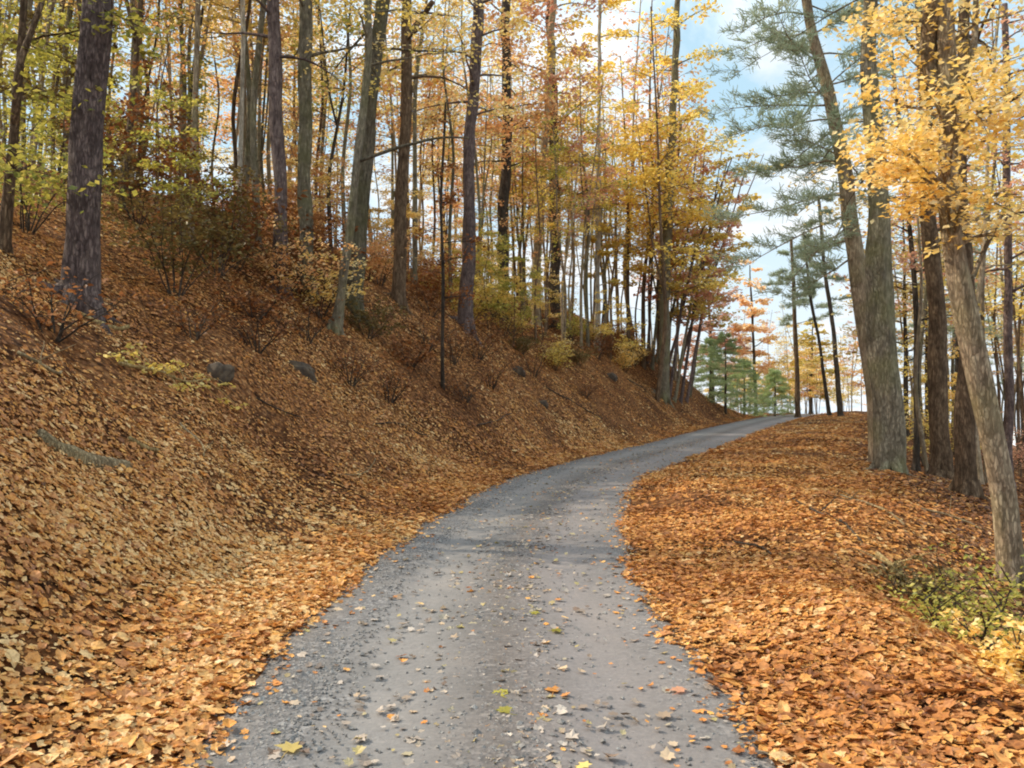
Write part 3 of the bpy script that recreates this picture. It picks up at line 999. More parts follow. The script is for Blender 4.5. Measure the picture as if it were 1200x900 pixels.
hero_tree('beech_tree', 'mossy curved stem bowing out in front of thick smooth grey trunk', 'bark_grey', (392, 388), [(402, 330), (411, 260), (424, 150), (432, 60), (430, 5)], [15, 12, 11, 11, 10, 9],
          palette='yellow', height=15, crown=('broad', 7, 14, 2.8, 40, .12), seed=9, limbs=[([(431, 190), (470, 175), (520, 163), (550, 163)], [4, 4, 3, 2])])
hero_tree('maple_tree', 'brown trunk forking near the top just right of the thick grey trunk', 'bark_brown', (466, 335), [(471, 240), (475, 130), (478, 5)], [18, 16, 14, 13],
          Y=29, palette='gold', height=18, crown=('broad', 8, 16, 3, 46, .13), limbs=[([(477, 45), (490, 22), (508, 5)], [8, 7, 6])], seed=10, short='the forking brown trunk')
hero_tree('oak_tree', 'straight purple-grey trunk rising from dark brush in the middle of the hill', 'bark_purple', (545, 384), [(548, 270), (551, 170), (560, 5)], [20, 17, 15, 14],
          palette='gold', height=19, crown=('broad', 9, 18, 3.2, 46, .13), seed=12, short='the purple-grey trunk in the brush')
hero_tree('oak_tree', 'near-black straight trunk against bright sky on the ridge', 'bark_dark', (588, 320), [(591, 230), (594, 140), (592, 5)], [15, 14, 13, 12], Y=46,
          palette='orange', height=27, crown=('broad', 8, 26, 4.2, 60, .14), seed=13, short='the near-black trunk',
          sprays=[(540, 110, 2.4, 260, .24, 1), (640, 130, 2.4, 260, .24, -.5), (525, 145, 2.2, 240, .24, .6)])
hero_tree('maple_tree', 'tan sunlit trunk with long bent branch reaching right', 'bark_tan', (628, 320), [(633, 230), (640, 150), (648, 5)], [12, 11, 10, 9], Y=50,
          palette='salmon', height=29, crown=('broad', 8, 26, 4.2, 60, .14), limbs=[([(631, 240), (640, 225), (662, 195), (690, 178)], [6, 5, 4, 3])], seed=14, short='the tan sunlit trunk')
hero_tree('oak_tree', 'dark brown trunk with rough bark beside the tan sunlit trunk', 'bark_dark', (652, 345), [(650, 250), (648, 150), (645, 5)], [15, 14, 13, 11], Y=52,
          palette='yellow', height=30, crown=('broad', 8, 26, 4.2, 60, .14), seed=15)
hero_tree('birch_tree', 'thin white-streaked trunk high on the hill left of yellow sprays', 'bark_pale', (699, 350), [(700, 250), (702, 130), (703, 5)], [6, 6, 5, 5], Y=56,
          palette='yellow', height=32, crown=('broad', 8, 24, 3.6, 56, .14), seed=16, seg=8, short='the thin white-streaked trunk')
hero_tree('maple_tree', 'grey trunk carrying bright yellow layered sprays at the hill end', 'bark_grey', (776, 425), [(779, 330), (783, 240), (790, 120), (794, 5)], [15, 14, 12, 10, 8],
          Y=56, palette='yellow', height=33, crown=('broad', 7, 30, 4.6, 70, .2), short='the grey trunk with yellow sprays', seed=17,
          sprays=[(745, 205, 3.6, 620, .26, -2), (795, 195, 3.0, 520, .26, 1), (735, 165, 2.8, 420, .26, 1), (775, 160, 2.6, 400, .26, 2), (745, 245, 2.4, 340, .26, -1), (805, 245, 2.2, 300, .26, -1)])
hero_tree('birch_tree', 'slim pale sapling on the bank crest right of the pale yellow bush', 'bark_pale', (702, 398), [(701, 320), (703, 250), (704, 200)], [5, 4, 4, 3], Y=56,
          palette='yellow', height=8, crown=('broad', 4, 10, 1.6, 36, .11), seed=18, seg=7, flare=1.1)
hero_tree('maple_tree', 'thin dark sapling standing in front on the middle of the bank', 'bark_dark', (519, 455), [(518, 400), (520, 330), (516, 250), (522, 120)], [6, 5, 5, 4, 3],
          palette='russet', height=7, crown=('broad', 2.6, 12, 1.4, 22, .1), seed=19, seg=7, flare=1.1)
# leaning stems fanned out at the end of the bank
fan = [((783, 432), (800, 350), (822, 270), (846, 215)), ((790, 436), (812, 340), (836, 260), (852, 190)), ((797, 430), (815, 350), (828, 290), (838, 230)),
       ((772, 428), (792, 345), (806, 270), (815, 190)), ((804, 436), (826, 350), (846, 290), (862, 240)), ((764, 424), (772, 340), (788, 250), (796, 170)),
       ((758, 418), (763, 340), (766, 260), (764, 180)), ((808, 440), (822, 370), (834, 300), (858, 225)), ((780, 430), (803, 350), (816, 280), (824, 200)), ((768, 426), (782, 340), (800, 260), (812, 180)), ((793, 434), (820, 345), (850, 280), (872, 235))]
for i, (b, *p) in enumerate(fan):
    hero_tree('sapling', 'slim grey sapling leaning over the road in the fan at the bank end', 'bark_grey' if i % 2 else 'bark_purple', b, p, Y=57 + i * .6, widths=[4.5, 3.5, 2.8, 2], palette='salmon' if i % 2 else 'yellow',
              height=17, crown=('broad', 5, 18, 2.6, 30, .2), seed=30 + i, seg=7, flare=1.1, group='leaning saplings at the end of the bank', short='the leaning saplings' if i == 1 else None)

# --- right side
hero_tree('pine_tree', 'tall pine with pale streaked trunk leaning left out over the road', 'bark_tan', (1036, 548), [(1024, 440), (1010, 340), (1000, 260), (985, 190), (968, 100), (945, 5)], [30, 25, 23, 22, 19, 15, 12],
          Y=21.6, palette='pine', height=15, crown=('pine', 9, 18, 3.4, 6, .2), short='the pine leaning over the road', seed=41, seg=18, flare=1.3,
          pines=[(985, 190, 880, 180, .8), (975, 140, 862, 120, -.6), (990, 225, 850, 240, .5), (995, 250, 880, 285, -.6), (970, 110, 885, 90, 1.0), (985, 185, 920, 160, -1.5), (975, 120, 920, 60, -1.0),
                 (992, 230, 930, 230, -1.6), (960, 70, 900, 30, .4), (990, 215, 1040, 190, -1.0), (998, 262, 900, 320, .3), (970, 100, 1020, 70, 1.2), (955, 40, 1000, 20, .6), (1000, 280, 950, 285, 1.4), (965, 95, 945, 130, -1.6), (972, 125, 1000, 150, -1.8), (980, 165, 950, 200, 1.8), (990, 205, 965, 165, 2.0), (958, 60, 940, 40, 1.8), (985, 180, 1015, 215, 1.6), (996, 245, 960, 262, -2.0), (978, 150, 905, 205, .2), (1003, 300, 930, 338, .5)])
hero_tree('pine_tree', 'massive straight furrowed trunk rooted at the edge of the right verge', 'bark_grey', (1043, 555), [(1041, 470), (1036, 400), (1028, 250), (1021, 130), (1017, 5)], [40, 37, 35, 27, 22, 18],
          Y=19.6, palette='pine', height=20, crown=('pine', 11, 22, 3.6, 8, .2), short='the massive furrowed trunk', seed=42, seg=22, flare=1.12)
hero_tree('oak_tree', 'brown trunk with swollen base beyond the massive furrowed trunk', 'bark_brown', (1103, 535), [(1101, 430), (1090, 300), (1085, 180), (1080, 5)], [27, 23, 21, 18, 15],
          Y=23, palette='gold', height=19, crown=('broad', 7, 20, 3.2, 46, .13), short='the brown trunk with swollen base', seed=43, seg=16, flare=1.5)
hero_tree('oak_tree', 'rough brown trunk standing close behind the leaning pale trunk', 'bark_brown', (1132, 575), [(1132, 480), (1134, 400), (1124, 250), (1126, 120), (1130, 5)], [27, 25, 23, 20, 17, 14],
          Y=16.5, palette='gold', height=18, crown=('broad', 7, 18, 3.2, 46, .13), seed=44, seg=16)
hero_tree('maple_tree', 'pale leaning trunk forking high above golden leaves at the right edge', 'bark_tan', (1190, 690), [(1178, 600), (1160, 510), (1143, 430), (1120, 310), (1110, 220), (1108, 110)], [33, 28, 29, 31, 28, 26, 23],
          palette='gold', height=15, crown=('broad', 8.5, 16, 3.2, 60, .12), short='the pale leaning forked trunk', seed=45, seg=20,
          limbs=[([(1107, 125), (1097, 60), (1082, -10), (1070, -80)], [20, 19, 18, 14]), ([(1112, 100), (1132, 70), (1148, 35), (1152, -10)], [9, 8, 7, 6]), ([(1113, 310), (1140, 330), (1162, 300), (1178, 250)], [7, 6, 5, 4])],
          sprays=[(1060, 160, 1.0, 430, .095, .5), (1120, 150, 1.0, 400, .095, -.8), (1172, 150, 1.1, 430, .095, .4), (1036, 128, .8, 290, .095, 1.0), (1090, 112, .8, 290, .095, -.5), (1170, 60, 1.2, 430, .095, .6),
                  (1150, 200, .8, 290, .095, 1.0), (1195, 228, .8, 260, .095, -.4), (1082, 208, .5, 200, .095, -.9), (1120, 184, .7, 320, .095, .8), (1186, 18, 1.3, 400, .095, -.5), (1026, 186, .55, 200, .095, .2),
                  (1055, 95, .7, 250, .095, 1.4), (1140, 98, .9, 320, .095, 1.2), (1190, 105, .9, 320, .095, -1), (1050, 30, .8, 250, .095, .8), (1160, 258, .5, 180, .095, 1.6), (1100, 175, .6, 280, .095, -1.2),
                  (1018, 155, .4, 120, .095, -.3), (1068, 232, .4, 110, .095, .3), (1182, 280, .5, 150, .095, -.2), (1130, 232, .4, 110, .095, -.7)])
hero_tree('sapling', 'thin dark trunk between the massive furrowed trunk and the swollen one', 'bark_dark', (1073, 520), [(1074, 430), (1072, 330), (1060, 200), (1045, 60)], [9, 8, 7, 6, 5],
          palette='gold', height=13, crown=('broad', 5, 14, 2.2, 44, .12), seed=46, seg=8, Y=27)
hero_tree('oak_tree', 'straight brown trunk at the right edge behind the leaning trunk', 'bark_purple', (1181, 545), [(1181, 430), (1182, 320), (1180, 180), (1178, 5)], [12, 11, 10, 9, 8],
          Y=30, palette='salmon', height=17, crown=('broad', 7, 18, 3.0, 46, .13), seed=47, seg=10, short='the straight trunk at the right edge')
# --- beyond the bend
far_list = [
    ((985, 478), [(978, 400), (966, 310), (958, 230)], [8, 6, 5, 4], 'bark_dark', 'tall thin dark pine leaning left beyond the bend with flat branches'),
    ((972, 478), [(960, 400), (950, 350), (944, 300)], [6, 4, 4, 3], 'bark_dark', 'thin dark pine leaning left just left of the tallest dark one beyond the bend'),
    ((935, 478), [(933, 400), (929, 330), (927, 280)], [8, 6, 5, 4], 'bark_brown', 'upright dark pine with sparse flat branches in the sky gap'),
]
for i, (b, p, w, bk, lb) in enumerate(far_list):
    hero_tree('pine_tree', lb, bk, b, p, w, Y=62 + 4 * i, palette='pine', height=14.5 - i * 1.2, seed=60 + i, seg=8, flare=1.1,
              crown=('pine', 8.5 - i * .6, 9, 3.2, 9, .3), short=['the tallest dark pine beyond the bend', None, 'the upright pine in the sky gap'][i])
hero_tree('maple_tree', 'orange and red tree with narrow crown beyond the bend', 'bark_dark', (886, 478), [(884, 420), (881, 350), (880, 335)], [5, 4, 3, 2], Y=78, palette='orange_haze', height=14,
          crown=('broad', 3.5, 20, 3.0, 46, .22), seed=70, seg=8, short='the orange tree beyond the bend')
hero_tree('maple_tree', 'salmon-pink rounded tree behind the end of the bank', 'bark_dark', (836, 470), [(834, 420), (832, 380)], [6, 5, 4], Y=80, palette='salmon_haze', height=13,
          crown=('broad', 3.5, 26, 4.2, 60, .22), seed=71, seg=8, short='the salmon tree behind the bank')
hero_tree('maple_tree', 'pale yellow tree low between the thin dark pines', 'bark_dark', (950, 478), [(950, 440), (951, 420)], [5, 4, 3], Y=88, palette='yellow', height=8.5,
          crown=('broad', 2, 20, 3.2, 46, .2), seed=72, seg=8)
hero_tree('maple_tree', 'golden tree glowing behind the massive furrowed trunk', 'bark_dark', (1062, 500), [(1062, 430), (1061, 380)], [7, 6, 5], Y=45, palette='gold', height=13,
          crown=('broad', 3, 24, 3.4, 60, .18), seed=73, seg=8)


# evergreen with boughs to the ground
def evergreen(px, py, Y, h, R, label, seed):
    g = np.random.default_rng(seed)
    B = at(px, py, Y)
    root = tag(empty('fir_tree', B), label, 'tree')
    tr, cr = MB(), MB()
    P = np.array([[0, 0, -.2], [.05, 0, h * .5], [0, 0, h]])
    P = interp_path(P, 20)
    Rr = np.linspace(.13, .015, 20)
    tr.tube(P, Rr, 8)
    n = 44
    for i in range(n):
        t = (i + g.uniform(0, 1)) / n
        hh = .4 + (h - .5) * t
        az = i * 2.4 + g.uniform(-.5, .5)
        pine_branch(g, tr, cr, (0, 0, hh), (math.cos(az), math.sin(az), -.1 + .3 * t), R * (1 - t) ** .8 * g.uniform(.75, 1.15) + .25, r0=.02, nt=6, needle=.26, per_tuft=6)
    tr.build('trunk', M['bark_dark'], root)
    cr.build('crown', M['green'], root)


evergreen(850, 476, 66, 6.6, 2.9, 'dense green fir behind the end of the bank, largest of the firs', 81)
evergreen(872, 477, 72, 5.0, 2.2, 'middling green fir at the roadside right of the largest fir', 82)
evergreen(832, 476, 70, 5.4, 2.2, 'green fir half hidden by the end of the bank', 83)
evergreen(908, 479, 74, 4.4, 1.8, 'small green fir below the orange tree beyond the bend', 84)

# ------------------------------------------------------------------ the crowd of slender trees
def filler_proto(kind, seed, palette, bark):
    """(trunk mesh, crown mesh) of one slender tree, 1:1 in metres."""
    g = np.random.default_rng(seed)
    tr, cr = MB(), MB()
    if kind == 'tall':
        h = g.uniform(16, 19)
        r = g.uniform(.065, .13)
        lean = g.normal(size=2) * .95
        wv = g.normal(size=(3, 2)) * .22
        P = interp_path([(0, 0, -.4), (wv[0, 0], wv[0, 1], h * .22), (lean[0] * .3 + wv[1, 0], lean[1] * .3 + wv[1, 1], h * .45), (lean[0] * .6 + wv[2, 0], lean[1] * .6 + wv[2, 1], h * .7), (lean[0], lean[1], h)], 28)
        R = np.linspace(r, .025, 28)
        R[0] *= 1.3
        tr.tube(P, R, 8, rough=.1, seed=seed)
        crown_broad(g, tr, cr, P, R, h * g.uniform(.3, .48), 17, 2.7, 14, .19)
        if g.uniform() < .5:
            i0 = int(g.integers(6, 13))
            a = g.uniform(0, 6.28)
            Q = interp_path([P[i0], P[i0] + [math.cos(a) * .5, math.sin(a) * .5, 1.6], P[i0] + [math.cos(a) * 1.3, math.sin(a) * 1.3, h * .45]], 14)
            RQ = np.linspace(R[i0] * .75, .02, 14)
            tr.tube(Q, RQ, 7, rough=.1, seed=seed + 1)
            crown_broad(g, tr, cr, Q, RQ, Q[5][2], 7, 2.0, 16, .2)
        for k in range(5):      # dead stubs low on the stem
            hh = g.uniform(1.5, h * .4)
            a = g.uniform(0, 6.28)
            p0 = np.array([np.interp(hh, P[:, 2], P[:, 0]), np.interp(hh, P[:, 2], P[:, 1]), hh])
            tr.tube(limb_path(g, p0, (math.cos(a), math.sin(a), g.uniform(-.1, .6)), g.uniform(.4, 1.6), 4), np.linspace(.018, .004, 4), 3, cap=False)
    elif kind == 'small':
        h = g.uniform(4.5, 6.5)
        P = interp_path([(0, 0, -.3), (g.normal() * .15, g.normal() * .15, h * .5), (g.normal() * .5, g.normal() * .5, h)], 14)
        R = np.linspace(.035, .008, 14)
        tr.tube(P, R, 6)
        crown_broad(g, tr, cr, P, R, h * .25, 13, 1.8, 30, .14, flat=.2, up=.25)
    elif kind == 'shrub':
        w_, h = 2.6, g.uniform(1.8, 2.6)
        for i in range(10):
            a = i * 2.4 + g.uniform(-.4, .4)
            tip = np.array([math.cos(a) * w_ / 2 * g.uniform(.2, 1), math.sin(a) * w_ / 2 * g.uniform(.2, 1), h * g.uniform(.55, 1.0)])
            lp = limb_path(g, (math.cos(a) * .08, math.sin(a) * .08, -.15), tip, np.linalg.norm(tip), 6, droop=.3)
            tr.tube(lp, np.linspace(.02, .004, 6), 4, cap=False)
            for q in (2, 3, 4, 5):
                sub = limb_path(g, lp[q], (g.normal(), g.normal(), .5), w_ * .25, 4)
                tr.tube(sub, np.linspace(.009, .003, 4), 3, cap=False)
                spray(cr, g, sub[-1], w_ * g.uniform(.1, .19), 14, .15, .25)
                spray(cr, g, lp[q], w_ * g.uniform(.08, .16), 10, .15, .25)
    else:
        h = g.uniform(14, 17)
        P = interp_path([(0, 0, -.4), (g.normal() * .1, 0, h * .5), (g.normal() * .3, 0, h)], 20)
        R = np.linspace(.15, .03, 20)
        tr.tube(P, R, 8, rough=.1, seed=seed)
        crown_pine(g, tr, cr, P, R, h * .4, 24, 2.8, needle=.24, per=7, nt=9)
    return tr.mesh('trunk', M[bark]), cr.mesh('crown', M[palette])


PROTO = {}
for kind, pals, nv in (('tall', ('gold', 'orange', 'olive', 'salmon', 'yellow'), 3), ('small', ('gold', 'orange', 'olive', 'yellow', 'russet', 'brownolive'), 2), ('pine', ('pine',), 2), ('shrub', ('gold', 'orange', 'russet', 'yellow', 'brownolive'), 2)):
    for p in pals:
        for v in range(nv):
            bk = {'tall': ['bark_grey', 'bark_tan', 'bark_brown', 'bark_dark', 'bark_tan'], 'small': ['bark_dark', 'bark_brown'], 'pine': ['bark_brown', 'bark_dark'], 'shrub': ['bark_dark', 'bark_brown']}[kind]
            PROTO[(kind, p, v)] = filler_proto(kind, abs(hash_seed := (len(PROTO) * 17 + 5)), p, bk[(len(PROTO) + v) % len(bk)])

COLOUR = {'gold': 'golden', 'orange': 'orange', 'olive': 'yellow-green', 'salmon': 'salmon', 'yellow': 'yellow', 'russet': 'russet brown', 'brownolive': 'dull olive', 'pine': 'grey-green'}
KNAME = {'tall': 'slender_tree', 'small': 'sapling', 'pine': 'pine_tree', 'shrub': 'shrub'}
placed = [h[1] for h in HERO]
first = {}


def put_filler(kind, pal, x, y, z, sc, rz, v):
    key = (kind, pal, v)
    tm, cm = PROTO[key]
    if key not in first:
        root = empty(KNAME[kind], (x, y, z), rz)
        for nm, me in ((('stem', tm), ('foliage', cm)) if kind == 'shrub' else (('trunk', tm), ('crown', cm))):
            o = bpy.data.objects.new(nm, me)
            C.objects.link(o)
            o.parent = root
        first[key] = root
    else:
        src = first[key]
        root = src.copy()
        C.objects.link(root)
        root.location, root.rotation_euler = (x, y, z), (0, 0, rz)
        for ch in src.children:
            c = ch.copy()
            C.objects.link(c)
            c.parent = root
    root.scale = (sc, sc, sc)
    px = 600 + F * x / y
    hn = min(HERO, key=lambda h: (h[2] - px) ** 2 / 900 + ((h[1][1] - y) / 14) ** 2)
    rel = 'behind' if y > hn[1][1] + 3 and abs(px - hn[2]) < 26 else 'left of' if px < hn[2] else 'right of'
    if rel != 'behind' and y > hn[1][1] + 8:
        rel = 'beyond and ' + rel
    what = {'tall': 'slender tree with %s leaves', 'small': 'low sapling with %s sprays', 'pine': 'slender pine with %s needles', 'shrub': 'many-stemmed bush with %s leaves'}[kind] % COLOUR[pal]
    label = f'{what} {rel} {hn[0]}'
    tag(root, label, 'shrub' if kind == 'shrub' else 'tree', label.replace('many-stemmed bush', 'many-stemmed bushes').replace('slender tree', 'slender trees').replace('low sapling', 'low saplings').replace('slender pine', 'slender pines'))
    placed.append(np.array([x, y]))


def scatter(n, kind, zone, palf, scr, min_gap, seed):
    g = np.random.default_rng(seed)
    done = tries = 0
    while done < n and tries < n * 60:
        tries += 1
        y = g.uniform(*zone['Y'])
        px = g.uniform(*zone['px'])
        x = (px - 600) / F * y
        d, s = road_coords([x], [y])
        hw = float(half_width(s)[0])
        dl, dr = -d[0] - hw, d[0] - hw
        side = dl if zone['side'] == 'L' else dr
        if not (zone['d'][0] < side < zone['d'][1]):
            continue
        if zone.get('gap') and zone['gap'][0] < px < zone['gap'][1]:
            continue
        if min(np.hypot(*(p - [x, y])) for p in placed) < min_gap:
            continue
        pal = palf(px, g)
        v = int(g.integers(0, 3 if kind == 'tall' else 2))
        put_filler(kind, pal, x, y, H1(x, y), g.uniform(*scr), g.uniform(0, 6.28), v)
        done += 1


def pal_hill(px, g):
    if px < 130:
        return g.choice(['olive', 'olive', 'gold', 'yellow'])
    if px < 380:
        return g.choice(['gold', 'gold', 'yellow', 'gold', 'orange'])
    if px < 680:
        return g.choice(['orange', 'gold', 'yellow', 'olive', 'gold', 'gold', 'yellow'])
    return g.choice(['yellow', 'salmon', 'gold', 'yellow', 'olive'])


def pal_small(px, g):
    if px < 130:
        return g.choice(['olive', 'brownolive'])
    if px < 300:
        return g.choice(['brownolive', 'olive', 'gold', 'russet'])
    if px < 540:
        return g.choice(['orange', 'gold', 'russet'])
    return g.choice(['yellow', 'olive', 'gold', 'yellow'])


scatter(54, 'tall', dict(Y=(22, 44), px=(-30, 640), d=(8.5, 40), side='L'), pal_hill, (.75, 1.15), 1.2, 101)
scatter(66, 'tall', dict(Y=(40, 76), px=(-20, 800), d=(9, 60), side='L'), pal_hill, (.8, 1.2), 1.3, 102)
scatter(42, 'tall', dict(Y=(44, 74), px=(540, 822), d=(6, 30), side='L'), pal_hill, (.7, 1.05), .9, 108)
scatter(9, 'tall', dict(Y=(52, 66), px=(735, 838), d=(3, 20), side='L'), lambda px, g: g.choice(['yellow', 'gold', 'salmon', 'orange']), (1.2, 1.6), .9, 112)
scatter(13, 'tall', dict(Y=(84, 125), px=(838, 1020), d=(-40, 70), side='L'), lambda px, g: g.choice(['gold', 'orange', 'yellow', 'salmon', 'olive']), (.5, .8), 2.0, 113)
scatter(14, 'tall', dict(Y=(95, 150), px=(850, 1060), d=(-60, 90), side='L'), lambda px, g: g.choice(['gold', 'orange', 'yellow', 'salmon']), (.6, .85), 2.0, 114)
scatter(18, 'small', dict(Y=(36, 66), px=(520, 812), d=(5.5, 22), side='L'), pal_small, (.6, 1.1), 1.0, 109)
scatter(30, 'small', dict(Y=(18, 50), px=(-10, 700), d=(7.2, 24), side='L'), pal_small, (.6, 1.1), 1.2, 103)
scatter(20, 'shrub', dict(Y=(20, 44), px=(110, 560), d=(7, 16), side='L'), lambda px, g: g.choice(['brownolive', 'gold', 'russet'] if px < 280 else ['orange', 'orange', 'gold', 'russet']), (.7, 1.2), 1.0, 110)
scatter(16, 'shrub', dict(Y=(36, 66), px=(470, 800), d=(5, 13), side='L'), lambda px, g: g.choice(['yellow', 'gold', 'russet', 'yellow', 'brownolive']), (.6, 1.1), 1.0, 111)
scatter(30, 'tall', dict(Y=(24, 75), px=(1055, 1230), d=(5, 45), side='R'), lambda px, g: g.choice(['gold', 'gold', 'salmon', 'yellow', 'orange']), (.7, 1.1), 1.5, 104)
scatter(6, 'pine', dict(Y=(34, 70), px=(1000, 1200), d=(5, 40), side='R'), lambda px, g: 'pine', (.7, 1.0), 2.0, 105)
scatter(5, 'small', dict(Y=(26, 55), px=(1060, 1230), d=(7, 30), side='R'), lambda px, g: g.choice(['gold', 'yellow']), (.7, 1.1), 1.2, 106)
scatter(22, 'small', dict(Y=(74, 110), px=(835, 1020), d=(-20, 60), side='L'), lambda px, g: g.choice(['gold', 'orange', 'yellow']), (.9, 1.7), 1.6, 107)


# ------------------------------------------------------------------ shrubs
def shrub(px, py, pal, w, h, label, seed, Y=None, size=.1, n=700, group=None):
    g = np.random.default_rng(seed)
    B = at(px, py, Y)
    root = tag(empty('shrub', B), label, 'shrub', group)
    st, fo = MB(), MB()
    k = 9
    for i in range(k):
        a = i * 2.4 + g.uniform(-.4, .4)
        e = g.uniform(.2, 1)
        tip = np.array([math.cos(a) * w / 2 * e, math.sin(a) * w / 2 * e, h * g.uniform(.6, 1.0)])
        lp = limb_path(g, (math.cos(a) * .08, math.sin(a) * .08, -.1), tip, np.linalg.norm(tip), 6, droop=.3)
        st.tube(lp, np.linspace(.018, .004, 6), 4, cap=False)
        for q in (2, 3, 4, 5):
            sub = limb_path(g, lp[q], (g.normal(), g.normal(), .5), w * .25, 4)
            st.tube(sub, np.linspace(.008, .003, 4), 3, cap=False)
            if n:
                spray(fo, g, sub[-1], w * g.uniform(.09, .18), max(3, n // (k * 8)), size, .3)
                spray(fo, g, lp[q], w * g.uniform(.08, .16), max(3, n // (k * 8)), size, .3)
    st.build('stem', M['bark_dark'], root)
    if fo.n:
        fo.build('foliage', M[pal], root)


SHR = [
    (30, 300, 'olive', 2.6, 2.4, 'yellow-green shrub at the left edge beyond the stout trunk', 15), (205, 335, 'brownolive', 2.8, 2.6, 'dull olive bush spreading right of the stout purple-brown trunk', 17),
    (255, 330, 'brownolive', 3.0, 2.8, 'wide dull olive bush below the thin pale trunk', 20), (160, 320, 'brownolive', 2.6, 2.4, 'low brownish bush just right of the stout trunk, half behind it', 22),
    (330, 320, 'orange', 2.6, 2.2, 'orange-leaved bush at the foot of the close pair of trunks', 22), (375, 315, 'gold', 2.4, 2.2, 'golden bush right of the close pair of trunks', 23),
    (350, 345, 'russet', 2.2, 1.5, 'low russet bush on the slope under the close pair of trunks', None), (445, 330, 'orange', 2.4, 2.0, 'orange bush between the thick grey trunk and the forking brown one', 30),
    (495, 335, 'orange', 2.4, 1.9, 'orange bush right of the forking brown trunk', 38), (505, 370, 'russet', 2.4, 1.3, 'low russet bush in front of the purple-grey trunk', None),
    (575, 350, 'olive', 3.0, 2.2, 'olive bush with many stems right of the purple-grey trunk', 44), (600, 345, 'yellow', 2.6, 2.2, 'yellowish bush below the near-black trunk', 43),
    (668, 352, 'olive', 2.6, 2.0, 'green-yellow bush below the dark brown rough trunk', 50), (690, 345, 'yellow', 2.2, 1.9, 'pale yellow bush left of the slim pale sapling', 54),
    (742, 372, 'gold', 2.4, 2.0, 'golden bush left of the grey trunk with yellow sprays', 58), (640, 385, 'russet', 2.4, 1.3, 'low russet bush on the bank under the green-yellow bush', None),
    (430, 395, 'brownolive', 2.0, 1.2, 'low dull bush at the foot of the mossy curved stem', None), (560, 420, 'russet', 2.6, 1.5, 'brown withered bush midway up the middle of the bank', None),
    (610, 415, 'brownolive', 1.8, 1.1, 'dull withered bush right of the brown one in the middle bank', None), (700, 420, 'russet', 2.4, 1.4, 'brown withered bush above the dark rock near the bank end', None),
    (755, 428, 'russet', 2.6, 1.6, 'brown withered bush among the leaning saplings', None), (480, 430, 'russet', 1.6, .9, 'small withered bush left of the thin dark sapling', None),
    (300, 372, 'russet', 1.8, .8, 'small russet bush on the upper left bank below the olive bushes', None),
    (1135, 760, 'olive', 1.6, .7, 'yellow-green leafy bush at the foot of the leaning pale trunk', None), (1192, 800, 'gold', .6, .4, 'small golden plant at the lower right edge', None),
    (1075, 700, 'brownolive', .9, .35, 'low dull plant beside the pale fallen branch', None), (1085, 470, 'yellow', 2.6, 2.6, 'glowing yellow bush between the swollen trunk and massive one', 30),
    (1175, 470, 'salmon', 2.8, 2.6, 'salmon bush at the right edge behind the straight trunk', 34),
]
for i, (px, py, pal, w, h, lb, Y) in enumerate(SHR):
    near = px > 1000 and py > 600
    shrub(px, py, pal, w, h, lb, 200 + i, Y, size=.05 if near else .11, n=1500 if near else (520 if pal == 'russet' else 1700 if 'dull olive bush' in lb else 900))

BRUSH = [(455, 470, 1.0), (500, 410, 1.2), (545, 470, .9), (575, 455, 1.1), (625, 440, 1.2), (660, 425, 1.2), (685, 465, .9), (735, 415, 1.3), (410, 450, .9), (360, 400, 1.0), (300, 410, .9),
         (590, 395, 1.3), (530, 425, 1.2), (225, 395, .8), (60, 395, .9), (775, 462, .9)]
for i, (px, py, k) in enumerate(BRUSH):
    where = 'the left part' if px < 320 else 'the middle' if px < 600 else 'the far end'
    shrub(px, py, 'russet', 1.5 * k, 1.1 * k, f'small twiggy brush with withered leaves on {where} of the bank', 260 + i, None, size=.09, n=260, group=f'withered brush on {where} of the bank')

# ------------------------------------------------------------------ rocks, logs and fallen branches
def rock(px, py, sx, sy, sz, label, seed):
    g = np.random.default_rng(seed)
    import bmesh
    bm = bmesh.new()
    bmesh.ops.create_icosphere(bm, subdivisions=4, radius=1)
    off = g.uniform(0, 50, 3)
    for v in bm.verts:
        c = np.array(v.co)
        k = 1 + .55 * float(vnoise(np.array(c[0] * 1.3 + off[0]), np.array(c[1] * 1.3 + c[2] + off[1]), seed)) + .3 * float(vnoise(np.array(c[0] * 3 + off[1]), np.array(c[1] * 3 + c[2] * 2.6 + off[2]), seed + 1)) + .12 * float(vnoise(np.array(c[0] * 8), np.array(c[1] * 8 + c[2] * 7), seed + 2))
        c = np.clip(c * k * 1.05, -.97, .97)
        c[2] -= .25 * c[0] + .2 * abs(c[1])
        v.co = (c[0] * sx, c[1] * sy, c[2] * sz)
    me = bpy.data.meshes.new('rock')
    bm.to_mesh(me)
    bm.free()
    me.materials.append(M['rock'])
    a = me.attributes.new('rnd', 'FLOAT', 'POINT')
    a.data.foreach_set('value', np.full(len(me.vertices), .4, np.float32))
    for p in me.polygons:
        p.use_smooth = True
    o = bpy.data.objects.new('rock', me)
    C.objects.link(o)
    B = at(px, py)
    o.location = (B[0], B[1], B[2] - sz * .68)
    o.rotation_euler = (0, 0, g.uniform(0, 3))
    tag(o, label, 'rock')


rock(250, 432, .38, .3, .28, 'dark angular rock jutting from leaves right of the pale yellow fallen branch', 301)
rock(350, 428, .5, .35, .26, 'broad dark rock under leaves right of the angular one on the left bank', 303)
rock(604, 432, .45, .4, .28, 'dark rock in the middle of the bank below the withered bushes', 304)
rock(715, 440, .55, .45, .36, 'dark rock sunk in the bank near its far end', 305)
rock(632, 472, .4, .3, .22, 'dark flat rock low on the bank below the middle rock', 306)


